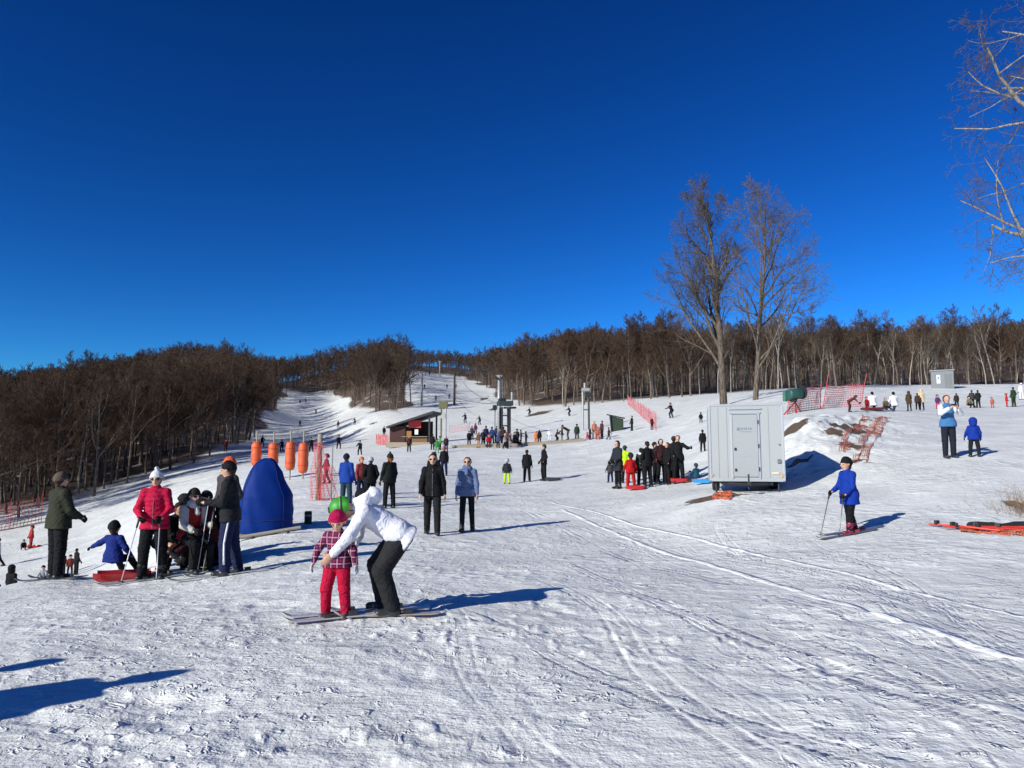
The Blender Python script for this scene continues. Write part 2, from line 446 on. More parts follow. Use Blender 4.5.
    h = math_('ADD', h, math_('MULTIPLY', noise(5, 4, .6, S), .032))
    h = math_('ADD', h, math_('MULTIPLY', math_('MULTIPLY', ramp(noise(8, 3, .6, P, .6), .56, .68), ramp(noise(.55, 2), .46, .58)), .055))
    h = math_('ADD', h, math_('MULTIPLY', tracks, .05))
    bp = N.new('ShaderNodeBump'); bp.inputs['Strength'].default_value = .62; bp.inputs['Distance'].default_value = 1
    Lk.new(h, bp.inputs['Height']); Lk.new(bp.outputs['Normal'], b.inputs['Normal'])
    me.materials.append(m)
    o = link('snow_ground', me); tag(o, kind='structure', label='trampled snow slope with ski tracks, ground of the whole resort')
build_ground()

# ------------------------------------------------------------------ light and sky
SUN_EL = 26.0
sdir = Vector((-.76, -.65, 0)).normalized()
sunv = Vector((sdir.x * math.cos(R(SUN_EL)), sdir.y * math.cos(R(SUN_EL)), math.sin(R(SUN_EL))))
ld = bpy.data.lights.new('sun', 'SUN'); ld.energy = 4.9; ld.angle = R(.5); ld.color = (1, .975, .86)
lo = bpy.data.objects.new('sun', ld); COL.objects.link(lo); lo.rotation_euler = (-sunv).to_track_quat('-Z', 'Y').to_euler()
w = bpy.data.worlds.new('World'); sc.world = w; w.use_nodes = True
nt = w.node_tree; bg = nt.nodes['Background']
sky = nt.nodes.new('ShaderNodeTexSky'); sky.sky_type = 'NISHITA'; sky.sun_disc = False
sky.sun_elevation = R(SUN_EL); sky.sun_rotation = math.atan2(sdir.x, sdir.y) % (2 * math.pi)
sky.altitude = 1500; sky.air_density = 1.0; sky.dust_density = .15; sky.ozone_density = 3.0
hs = nt.nodes.new('ShaderNodeHueSaturation'); hs.inputs['Saturation'].default_value = 1.25; hs.inputs['Value'].default_value = 1.0
# a clear mountain sky as the camera graded it: deeper and bluer than the model's
nt.links.new(sky.outputs[0], hs.inputs['Color'])
def vm(op, a, vec):
    n = nt.nodes.new('ShaderNodeVectorMath'); n.operation = op; nt.links.new(a, n.inputs[0]); n.inputs[1].default_value = vec; return n.outputs[0]
v1 = vm('MULTIPLY', hs.outputs[0], (.07, .07, .07))
ga = nt.nodes.new('ShaderNodeGamma'); ga.inputs[1].default_value = 1.6; nt.links.new(v1, ga.inputs[0])
nt.links.new(vm('MULTIPLY', ga.outputs[0], (11, 23.4, 28)), bg.inputs['Color'])
bg.inputs['Strength'].default_value = .1
sc.cycles.max_bounces = 4; sc.cycles.diffuse_bounces = 2; sc.cycles.glossy_bounces = 2; sc.cycles.transparent_max_bounces = 4
sc.cycles.use_adaptive_sampling = True; sc.cycles.adaptive_threshold = .02
sc.view_settings.view_transform = 'Standard'; sc.view_settings.look = 'None'; sc.view_settings.exposure = .17; sc.view_settings.gamma = 1
# ------------------------------------------------------------------ trees
def tube_arrays(S, n):
    """S (k,8): p0 p1 r0 r1 -> verts, quads"""
    p0 = S[:, 0:3]; p1 = S[:, 3:6]; r0 = S[:, 6:7]; r1 = S[:, 7:8]
    d = p1 - p0; d /= np.linalg.norm(d, axis=1, keepdims=True) + 1e-9
    ref = np.where(np.abs(d[:, 2:3]) < .9, np.array([[0, 0, 1.]]), np.array([[1., 0, 0]]))
    a = np.cross(d, ref); a /= np.linalg.norm(a, axis=1, keepdims=True) + 1e-9; c = np.cross(d, a)
    ring0, ring1 = [], []
    for k in range(n):
        t = 2 * math.pi * k / n; o = a * math.cos(t) + c * math.sin(t)
        ring0.append(p0 + o * r0); ring1.append(p1 + o * r1)
    V = np.stack(ring0 + ring1, 1).reshape(-1, 3)
    base = (np.arange(len(S)) * 2 * n)[:, None]
    Q = np.concatenate([base + np.array([[k, (k + 1) % n, n + (k + 1) % n, n + k]]) for k in range(n)], 0)
    return V, Q

def rot_about(v, axis, ang):
    axis = axis / (np.linalg.norm(axis) + 1e-9)
    return v * math.cos(ang) + np.cross(axis, v) * math.sin(ang) + axis * (axis @ v) * (1 - math.cos(ang))

def grow(seed, H, levels, kids, r0, first=.35, lean=(0, 0), spread=(30, 55), rough=.12, twig_r=.008, up=.25, length=.42, bias=None, lenratio=(.45, .62), trunk_seg=9):
    """branching skeleton -> {level: array of segments}"""
    rg = random.Random(seed); out = {l: [] for l in range(levels + 1)}
    G = rg.gauss
    def branch(p, d, L, r, lvl):
        n = trunk_seg if lvl == 0 else (5 if lvl < 3 else 3) if lvl < levels else 2
        pts = [p]; rad = [r]; dirs = []
        d = d.normalized(); rr_ = rough if lvl else rough * .4
        uu = up * (.5 if lvl > 1 else 1) * (0.12 if lvl == 0 else .35)
        endr = max(twig_r * .6, r * (.22 if lvl == 0 else .3))
        for i in range(n):
            d = (d + Vector((G(0, rr_), G(0, rr_), G(0, rr_) + uu))).normalized(); q = pts[-1] + d * (L / n)
            rn = r + (endr - r) * (i + 1) / n
            o = pts[-1]; out[lvl].append((o.x, o.y, o.z, q.x, q.y, q.z, rad[-1], rn)); pts.append(q); rad.append(rn); dirs.append(d)
        if lvl == levels: return
        k = kids[lvl]
        for c in range(k):
            t = (first + (1 - first) * (c + rg.random()) / k) if lvl == 0 else (.2 + .8 * (c + rg.random()) / k)
            t = min(t, .999); i = int(t * n); fr = t * n - i
            q = pts[i].lerp(pts[i + 1], fr); rr = rad[i] + (rad[i + 1] - rad[i]) * fr
            D_ = dirs[i]; pr = D_.cross(Vector((G(0, 1), G(0, 1), G(0, 1)))).normalized(); ang = R(rg.uniform(*spread))
            nd = D_ * math.cos(ang) + pr * math.sin(ang)
            if bias is not None and lvl == 0: nd = nd + Vector(bias) * rg.random()
            if lvl == 0: cl = H * length * (1.15 - .75 * (t - first) / (1 - first)) * rg.uniform(.75, 1.15)
            else: cl = L * rg.uniform(*lenratio) * (1.15 - .5 * t)
            branch(q, nd, cl, max(twig_r, min(rr * .62, r * (.42 if lvl == 0 else .55))), lvl + 1)
    branch(Vector((0, 0, 0)), Vector((lean[0], lean[1], 1.)), H * .93, r0, 0)
    return {l: np.array(v) for l, v in out.items() if v}

def bark_mat(name, c0, c1, bump=.6):
    m, nt, b = newmat(name); N, Lk = nt.nodes, nt.links
    tc = N.new('ShaderNodeTexCoord'); mp = N.new('ShaderNodeMapping'); mp.inputs['Scale'].default_value = (4, 4, .8); Lk.new(tc.outputs['Object'], mp.inputs[0])
    n = N.new('ShaderNodeTexNoise'); n.inputs['Scale'].default_value = 3; n.inputs['Detail'].default_value = 6; Lk.new(mp.outputs[0], n.inputs['Vector'])
    rp = N.new('ShaderNodeValToRGB'); rp.color_ramp.elements[0].position = .35; rp.color_ramp.elements[1].position = .68
    rp.color_ramp.elements[0].color = hexc(c0); rp.color_ramp.elements[1].color = hexc(c1); Lk.new(n.outputs['Fac'], rp.inputs[0])
    oi = N.new('ShaderNodeObjectInfo'); mr = N.new('ShaderNodeMapRange'); mr.inputs[3].default_value = .72; mr.inputs[4].default_value = 1.3; Lk.new(oi.outputs['Random'], mr.inputs[0])
    ml = N.new('ShaderNodeMix'); ml.data_type = 'RGBA'; ml.blend_type = 'MULTIPLY'; ml.inputs[0].default_value = 1
    Lk.new(rp.outputs[0], ml.inputs[6]); Lk.new(mr.outputs[0], ml.inputs[7]); Lk.new(ml.outputs[2], b.inputs['Base Color'])
    b.inputs['Roughness'].default_value = .9; b.inputs['Specular IOR Level'].default_value = .15
    bp = N.new('ShaderNodeBump'); bp.inputs['Strength'].default_value = bump; bp.inputs['Distance'].default_value = .05
    Lk.new(n.outputs['Fac'], bp.inputs['Height']); Lk.new(bp.outputs['Normal'], b.inputs['Normal'])
    return m
BARK = bark_mat('bark', (.06, .045, .035), (.21, .165, .13))
BARK_PALE = bark_mat('pale_bark', (.15, .13, .11), (.36, .325, .285))
TWIG = bark_mat('twigs', (.05, .031, .022), (.115, .072, .05), .2)
TWIG_H = bark_mat('grey_twigs', (.075, .060, .048), (.165, .132, .105), .2)

def tree_meshes(sk, trunk_levels, n_tr, n_cr, tm, cm, name):
    tr = np.concatenate([sk[l] for l in sk if l <= trunk_levels]); cr = np.concatenate([sk[l] for l in sk if l > trunk_levels])
    V, Q = tube_arrays(tr, n_tr); a = raw_mesh(name + '_trunk', V, Q, 4, True, [tm])
    V, Q = tube_arrays(cr, n_cr); b = raw_mesh(name + '_crown', V, Q, 4, True, [cm])
    return a, b

def put_tree(name, meshes, loc, rz, s, label, cat='tree', group=None):
    t = empty(name, loc, rz, label=label, cat=cat, group=group); t.scale = (s, s, s) if not hasattr(s, '__len__') else s
    link('trunk', meshes[0], t); link('crown', meshes[1], t)
    return t

# wood templates, unit about 12 m
WOOD = []
for i in range(7):
    slim = i % 2
    sk = grow(100 + i, 12, 4, [13 + i % 3, 7, 6, 5], .17 if not slim else .13, first=.25 if not slim else .38, spread=(28, 58) if not slim else (22, 45), twig_r=.014, length=.44 if not slim else .36, rough=.13, up=.35)
    WOOD.append(tree_meshes(sk, 1, 6, 3, BARK, TWIG, 'wood_tree'))
WOOD_PALE = []
for i in range(4):
    sk = grow(150 + i, 12, 4, [11, 6, 5, 4], .12, first=.42, spread=(18, 40), twig_r=.012, length=.30, rough=.11, up=.35)
    WOOD_PALE.append(tree_meshes(sk, 1, 6, 3, BARK_PALE, TWIG_H, 'pale_tree'))

# positions
pts = []
D = 50.0
while D < 415:
    sp = 3.4 if D < 130 else (4.8 if D < 200 else (6.0 if D < 315 else 4.6))
    us = np.arange(-330 if D > 90 else -200, 1330, sp * F / D)
    for u in us:
        uu = u + RNG.uniform(-.45, .45) * sp * F / D; DD = D + RNG.uniform(-.45, .45) * sp
        pts.append(((uu - 512) / F * DD, DD))
    D += sp * .92
pts = np.array(pts)
fd = forest_depth(pts[:, 0], pts[:, 1])
dens = np.clip(.45 + fd / 8, 0, 1)
keep = (fd > 0) & (RNG.random(len(pts)) < dens)
pts = pts[keep]
pz = terrain(pts[:, 0], pts[:, 1], False)
# hill crest trees farther away stay in the stuff mesh
U = 512 + F * pts[:, 0] / pts[:, 1]
hgt = RNG.uniform(.78, 1.18, len(pts)) * (.97 - .12 * np.clip((U - 640) / 200, 0, 1)) * np.where((U < 150) & (pts[:, 1] < 90), .86, 1)
hgt = hgt * np.where((pts[:, 1] > 312) & (U > 396) & (U < 490), .72, 1)
edge_in = forest_depth(pts[:, 0], pts[:, 1])
score = np.where((U > -60) & (U < 1090), 1, 0) * hgt / pts[:, 1] / (1 + np.clip(edge_in - 10, 0, None) * .03)
order = np.argsort(-score)
IND = order[:285]; rest = order[285:]
wood_label = {
 'l': ('bare brown tree with dense twigs in the wood on the left slope', 'trees of the left wood'),
 'c': ('bare brown tree in the wood covering the middle hill between the two pistes', 'trees of the middle hill'),
 'r': ('bare tree in the wood above the snow field right of the upper piste', 'trees of the wood right of the upper piste'),
 'e': ('tall slim bare tree with pale trunk in the wood along the snow crest at right', 'trees of the wood along the right crest')}
for i in IND:
    x, y = pts[i]; u = U[i]
    k = 'l' if u < 290 else 'c' if u < 440 else 'r' if u < 780 else 'e'
    ms = (WOOD_PALE[RNG.integers(4)] if (u > 700 and RNG.random() < .6) or RNG.random() < .12 else WOOD[RNG.integers(7)])
    t = put_tree('bare_tree', ms, (x, y, pz[i] - .1), RNG.uniform(0, 6.28), float(hgt[i]), wood_label[k][0], 'tree', wood_label[k][1])
    t.scale[2] *= RNG.uniform(.9, 1.1)
    t.rotation_euler[0] = RNG.normal(0, .035); t.rotation_euler[1] = RNG.normal(0, .035)

# the rest of the woods: one mesh
def far_wood(idx):
    tmpl = []
    for i in range(6):
        sk = grow(200 + i, 12, 3, [8, 5, 4], .16, first=.25, spread=(28, 55), twig_r=.045, length=.42, rough=.12, up=.35, trunk_seg=4)
        Sg = np.concatenate([sk[l] for l in sk if l >= 2]); Sg = Sg[::1]
        V1, Q1 = tube_arrays(np.concatenate([sk[0], sk[1][::1]]), 3); V2, Q2 = tube_arrays(Sg, 3)
        tmpl.append((np.concatenate([V1, V2]), np.concatenate([Q1, Q2 + len(V1)]), len(Q1)))
    Vs, Qs, mi = [], [], []; b = 0
    ks = RNG.integers(0, 6, len(idx))
    for i, k in zip(idx, ks):
        V, Q, nt_ = tmpl[k]; a = RNG.uniform(0, 6.28); s = hgt[i]; c, s_ = math.cos(a), math.sin(a)
        W = np.empty_like(V); W[:, 0] = (V[:, 0] * c - V[:, 1] * s_) * s + pts[i, 0]; W[:, 1] = (V[:, 0] * s_ + V[:, 1] * c) * s + pts[i, 1]; W[:, 2] = V[:, 2] * s + pz[i] - .1
        Vs.append(W); Qs.append(Q + b); b += len(V)
        m_ = np.ones(len(Q), np.int32); m_[:nt_] = 0; mi.append(m_)
    me = raw_mesh('distant_woods', np.concatenate(Vs), np.concatenate(Qs), 4, False, [BARK, TWIG], np.concatenate(mi))
    o = link('distant_woods', me); tag(o, kind='stuff', label='mass of bare brown woods covering the hills', cat='woods')
rest = rest[(U[rest] > -320)]
far_wood(rest)
print('trees', len(IND), 'rest', len(rest))

# the two big trees behind the trailer
def hero_tree(px, D, Hh, seed, **k):
    p = atD(px, D)
    kf = k.pop('kidf', 1); sk = grow(seed, Hh, 5, [17, 7, 6, max(2, int(4 * kf + .5)), 4], k.pop('r0', .34), twig_r=.011, rough=.13, up=.3, **k)
    return tree_meshes(sk, 1, 8, 3, k.get('tm', BARK), TWIG_H, 'big_tree'), p
ms, p = hero_tree(725, 64, 20.3, 11, first=.15, length=.34, spread=(22, 50), lean=(.05, 0), bias=(.12, 0, .1))
put_tree('big_bare_tree', ms, p - Vector((0, 0, .15)), 0, 1, 'tallest bare tree, its thick trunk rising behind the white trailer', 'tree')
ms, p = hero_tree(757, 62, 17.8, 23, first=.13, length=.38, spread=(25, 55), lean=(-.03, 0), bias=(.6, 0, -.05), r0=.24, kidf=.6)
put_tree('big_bare_tree', ms, p - Vector((0, 0, .15)), 0, 1, 'second tall bare tree with long loose limbs spreading right, behind the white trailer', 'tree')
# pale tree whose limbs reach into the upper right corner
sk = grow(37, 14.5, 5, [15, 6, 6, 4, 4], .24, first=.30, length=.33, spread=(45, 80), twig_r=.005, rough=.15, up=.12)
ms = tree_meshes(sk, 2, 7, 3, BARK_PALE, TWIG_H, 'pale_birch')
x = 15.8; put_tree('pale_tree', ms, (x, 20.5, T(x, 20.5) - .1), 2.1, 1.12, 'pale limbed bare tree reaching in at the upper right corner', 'tree')
# ------------------------------------------------------------------ signed-distance bodies, surfaced as one continuous mesh
def snets(f, o, h):
    s = f < 0
    nx, ny, nz = f.shape
    cx = (nx - 1, ny - 1, nz - 1)
    acc = np.zeros(cx + (3,), np.float32); cnt = np.zeros(cx, np.float32)
    edges = []
    for ax in range(3):
        sl0 = [slice(None)] * 3; sl1 = [slice(None)] * 3; sl0[ax] = slice(0, -1); sl1[ax] = slice(1, None)
        f0 = f[tuple(sl0)]; f1 = f[tuple(sl1)]; c = (f0 < 0) != (f1 < 0)
        with np.errstate(divide='ignore', invalid='ignore'): t = np.where(c, f0 / (f0 - f1), 0)
        edges.append((c, f0 < 0))
        I = np.argwhere(c); tt = t[c]
        P = I.astype(np.float32); P[:, ax] += tt
        o1, o2 = [a for a in range(3) if a != ax]
        for a in (0, -1):
            for b in (0, -1):
                J = I.copy(); J[:, o1] += a; J[:, o2] += b
                ok = (J[:, o1] >= 0) & (J[:, o2] >= 0) & (J[:, o1] < cx[o1]) & (J[:, o2] < cx[o2])
                J = J[ok]; np.add.at(acc, (J[:, 0], J[:, 1], J[:, 2]), P[ok]); np.add.at(cnt, (J[:, 0], J[:, 1], J[:, 2]), 1)
    act = cnt > 0; idx = np.full(cx, -1, np.int64); idx[act] = np.arange(act.sum())
    V = acc[act] / cnt[act][:, None] * h + np.asarray(o)
    Q = []
    for ax in range(3):
        c, ins = edges[ax]; o1, o2 = [a for a in range(3) if a != ax]
        I = np.argwhere(c); ok = (I[:, o1] > 0) & (I[:, o2] > 0) & (I[:, o1] < cx[o1]) & (I[:, o2] < cx[o2]); I = I[ok]; fl = ins[I[:, 0], I[:, 1], I[:, 2]]
        def g(a, b):
            J = I.copy(); J[:, o1] += a; J[:, o2] += b; return idx[J[:, 0], J[:, 1], J[:, 2]]
        q = np.stack([g(-1, -1), g(0, -1), g(0, 0), g(-1, 0)], 1)
        if ax == 1: fl = ~fl
        q = np.where(fl[:, None], q, q[:, ::-1]); Q.append(q)
    return V, np.concatenate(Q)

def sdf_arrays(prims, h, k=.02, cuts=(), holes=(), wr=0, seed=0, folds=()):
    """prims: (p0, p1, r0, r1[, axis, factor]); cuts: (point, normal) keeps the side the normal points away from"""
    P0 = np.array([p[0] for p in prims], float); P1 = np.array([p[1] for p in prims], float); rm = np.array([max(p[2], p[3]) for p in prims])
    lo = np.minimum((P0 - rm[:, None]).min(0), (P1 - rm[:, None]).min(0)) - 2.5 * h - .01; hi = np.maximum((P0 + rm[:, None]).max(0), (P1 + rm[:, None]).max(0)) + 2.5 * h + .01
    n = np.ceil((hi - lo) / h).astype(int) + 1
    ax = [lo[i] + h * np.arange(n[i]) for i in range(3)]
    X, Y, Z = np.meshgrid(*ax, indexing='ij'); P = np.stack([X, Y, Z], -1).astype(np.float32)
    f = np.full(X.shape, 1.0, np.float32)
    for p in prims:
        p0 = np.array(p[0], float); p1 = np.array(p[1], float); r0, r1 = p[2], p[3]
        mr = max(r0, r1) + k + 2.5 * h
        a_ = np.minimum(p0, p1) - mr; b_ = np.maximum(p0, p1) + mr
        i0 = np.clip(np.floor((a_ - lo) / h).astype(int), 0, n - 1); i1 = np.clip(np.ceil((b_ - lo) / h).astype(int) + 1, 1, n)
        sl = tuple(slice(i0[i], i1[i]) for i in range(3)); Q = P[sl] - p0.astype(np.float32)
        d = (p1 - p0).astype(np.float32); L = float(d @ d)
        t = np.clip((Q @ d) / L, 0, 1) if L > 1e-10 else np.zeros(Q.shape[:3], np.float32)
        v = Q - t[..., None] * d
        if len(p) > 4:
            a = np.array(p[4], np.float32); a /= np.linalg.norm(a); comp = v @ a; v = v + (comp * (1 / p[5] - 1))[..., None] * a
        g = np.sqrt((v * v).sum(-1)) - (r0 + (r1 - r0) * t)
        if len(p) > 4: g = g * min(1, p[5] + .15)
        e = f[sl]; hh = np.clip(.5 + .5 * (e - g) / k, 0, 1)
        f[sl] = e + (g - e) * hh - k * hh * (1 - hh)
    if wr:
        w_ = np.sin(P[..., 0] * 55 + 2.5 * np.sin(P[..., 2] * 31 + seed)) * np.sin(P[..., 2] * 62 + 2.2 * np.sin(P[..., 0] * 37 + P[..., 1] * 29 + seed))
        w_ += .6 * np.sin(P[..., 2] * 120 + 4 * np.sin(P[..., 1] * 45 + seed) + P[..., 0] * 60)
        f = f + wr * w_.astype(np.float32)
    for q, rad, amp in folds:
        dq = P - np.array(q, np.float32); d2 = (dq * dq).sum(-1); g = np.exp(-d2 / (rad * rad))
        f = f + (amp * g * np.sin(dq[..., 2] * 190 + 3.2 * np.sin(dq[..., 0] * 48 + q[2] * 90 + q[0] * 60) + 2.4 * np.sin(dq[..., 1] * 41))).astype(np.float32)
    for c, nrm in cuts:
        nrm = np.array(nrm, float); nrm /= np.linalg.norm(nrm)
        f = np.maximum(f, ((P - np.array(c, np.float32)) @ nrm.astype(np.float32)))
    for hc, hr in holes:
        f = np.maximum(f, hr - np.sqrt(((P - np.array(hc, np.float32)) ** 2).sum(-1)))
    return snets(f, lo, h)

def sdf_mesh(name, prims, h, extra=None, **k):
    V, Q = sdf_arrays(prims, h, **k)
    if extra:
        for e in extra:
            V2, Q2 = e; Q = np.concatenate([Q, Q2 + len(V)]); V = np.concatenate([V, V2])
    return raw_mesh(name, V, Q, 4, True)

def dv(pitch, side, s):
    a, b = R(pitch), R(side)
    return Vector((s * math.sin(b), -math.sin(a) * math.cos(b), -math.cos(a) * math.cos(b)))

def skeleton(P):
    """unit-height skeleton facing -Y; a = the +X side, b = the -X side"""
    kid = P.get('kid', 0); lerp = lambda u, v: u + (v - u) * kid
    J = {}
    th, sh, an = lerp(.240, .212), lerp(.238, .210), lerp(.045, .05)
    tor = lerp(.305, .285); hr = lerp(.068, .088)
    hw, sw = lerp(.050, .054), lerp(.094, .092)
    ua, fa = lerp(.165, .145), lerp(.145, .125)
    lean, sl = P.get('lean', 0), P.get('tilt', 0)
    up = Vector((math.sin(R(sl)), -math.sin(R(lean)) * math.cos(R(sl)), math.cos(R(lean)) * math.cos(R(sl))))
    rt = Vector((1, 0, 0)); tw = P.get('twist', 0); rt = Matrix.Rotation(R(tw), 3, 'Z') @ rt
    pel = Vector((0, 0, 0)); J['pel'] = pel; J['up'] = up; J['fwd'] = rt.cross(up) * -1
    if J['fwd'].y > 0 and lean < 60: J['fwd'] = -J['fwd']
    for s, n in ((1, 'a'), (-1, 'b')):
        hip = pel + Vector((s * hw, 0, 0)); J['hip' + n] = hip
        tp = P.get('thigh' + n, (2, 4)); sp = P.get('shin' + n, (-2, 3))
        J['kn' + n] = hip + dv(*tp, s) * th; J['an' + n] = J['kn' + n] + dv(*sp, s) * sh
    nk = pel + up * tor; J['neck'] = nk; J['chest'] = pel + up * tor * .72; J['waist'] = pel + up * tor * .35
    for s, n in ((1, 'a'), (-1, 'b')):
        shd = nk + rt * (s * sw) - up * .028; J['sh' + n] = shd
        J['el' + n] = shd + dv(*P.get('arm' + n, (4, 10)), s) * ua
        J['wr' + n] = J['el' + n] + dv(*P.get('fore' + n, (18, 4)), s) * fa
    hp, hy = P.get('head', (0, 0)); hd = lean * P.get('neckf', .35) + hp
    hu = Vector((0, -math.sin(R(hd)), math.cos(R(hd))))
    hf = Vector((0, -math.cos(R(hd)), -math.sin(R(hd))))
    rz = Matrix.Rotation(R(hy), 3, 'Z'); hu = rz @ hu; hf = rz @ hf
    J['hu'], J['hf'], J['hr'] = hu, hf, hr
    J['head'] = nk + up * .020 + hu * (hr + lerp(.010, .0))
    low = min(J['ana'].z, J['anb'].z) - an
    if P.get('sit') is not None: low = min(low, -.075 - P['sit'])
    off = Vector((0, 0, -low))
    for k_, v in J.items():
        if isinstance(v, Vector) and k_ not in ('up', 'fwd', 'hu', 'hf'): J[k_] = v + off
    J['an_h'] = an; J['kid'] = kid
    return J

def hand_prims(J, n, P, S=1.0, fingers=True):
    s = 1 if n == 'a' else -1
    wr = J['wr' + n]; d = (wr - J['el' + n]).normalized()
    side = Vector((0, -1, 0)) if abs(d.y) < .8 else Vector((0, 0, 1))
    th = (side - d * side.dot(d)).normalized()          # thumb side points forward / up
    nrm = d.cross(th).normalized() * s                   # palm normal, towards the body
    if nrm.x * s > 0: nrm = -nrm
    L = .1 * S; curl = P.get('curl', .6)
    w_ = .021 * S; pr = []
    palm0 = wr + d * .008; palm1 = wr + d * L * .48
    pr.append((palm0, palm1, w_ * .95, w_ * 1.25, nrm, .5))
    if not fingers:
        pr.append((palm1, palm1 + (d + nrm * curl).normalized() * L * .36, w_ * 1.1, w_ * .8, nrm, .55))
        pr.append((palm0 + th * .012 * S, palm0 + th * .034 * S + d * .03 * S + nrm * .008, .009 * S, .0075 * S))
        return pr
    for i, (o, l) in enumerate(((.017, .42), (.006, .48), (-.005, .45), (-.016, .36))):
        b0 = palm1 + th * o * S; l1 = L * l
        d1 = (d + nrm * curl * .5).normalized(); d2 = (d + nrm * curl * 1.6).normalized(); d3 = (d * (1 - curl * .6) + nrm * curl * 2).normalized()
        b1 = b0 + d1 * l1 * .45; b2 = b1 + d2 * l1 * .32; b3 = b2 + d3 * l1 * .23
        r = .0056 * S
        pr += [(b0, b1, r * 1.12, r), (b1, b2, r, r * .92), (b2, b3, r * .92, r * .75)]
    t0 = palm0 + th * .012 * S + d * .008; t1 = t0 + (th * .8 + d * .9 + nrm * .2).normalized() * .026 * S; t2 = t1 + (d + nrm * .5 + th * .15).normalized() * .022 * S
    pr += [(t0, t1, .0088 * S, .0072 * S), (t1, t2, .007 * S, .0056 * S)]
    return pr

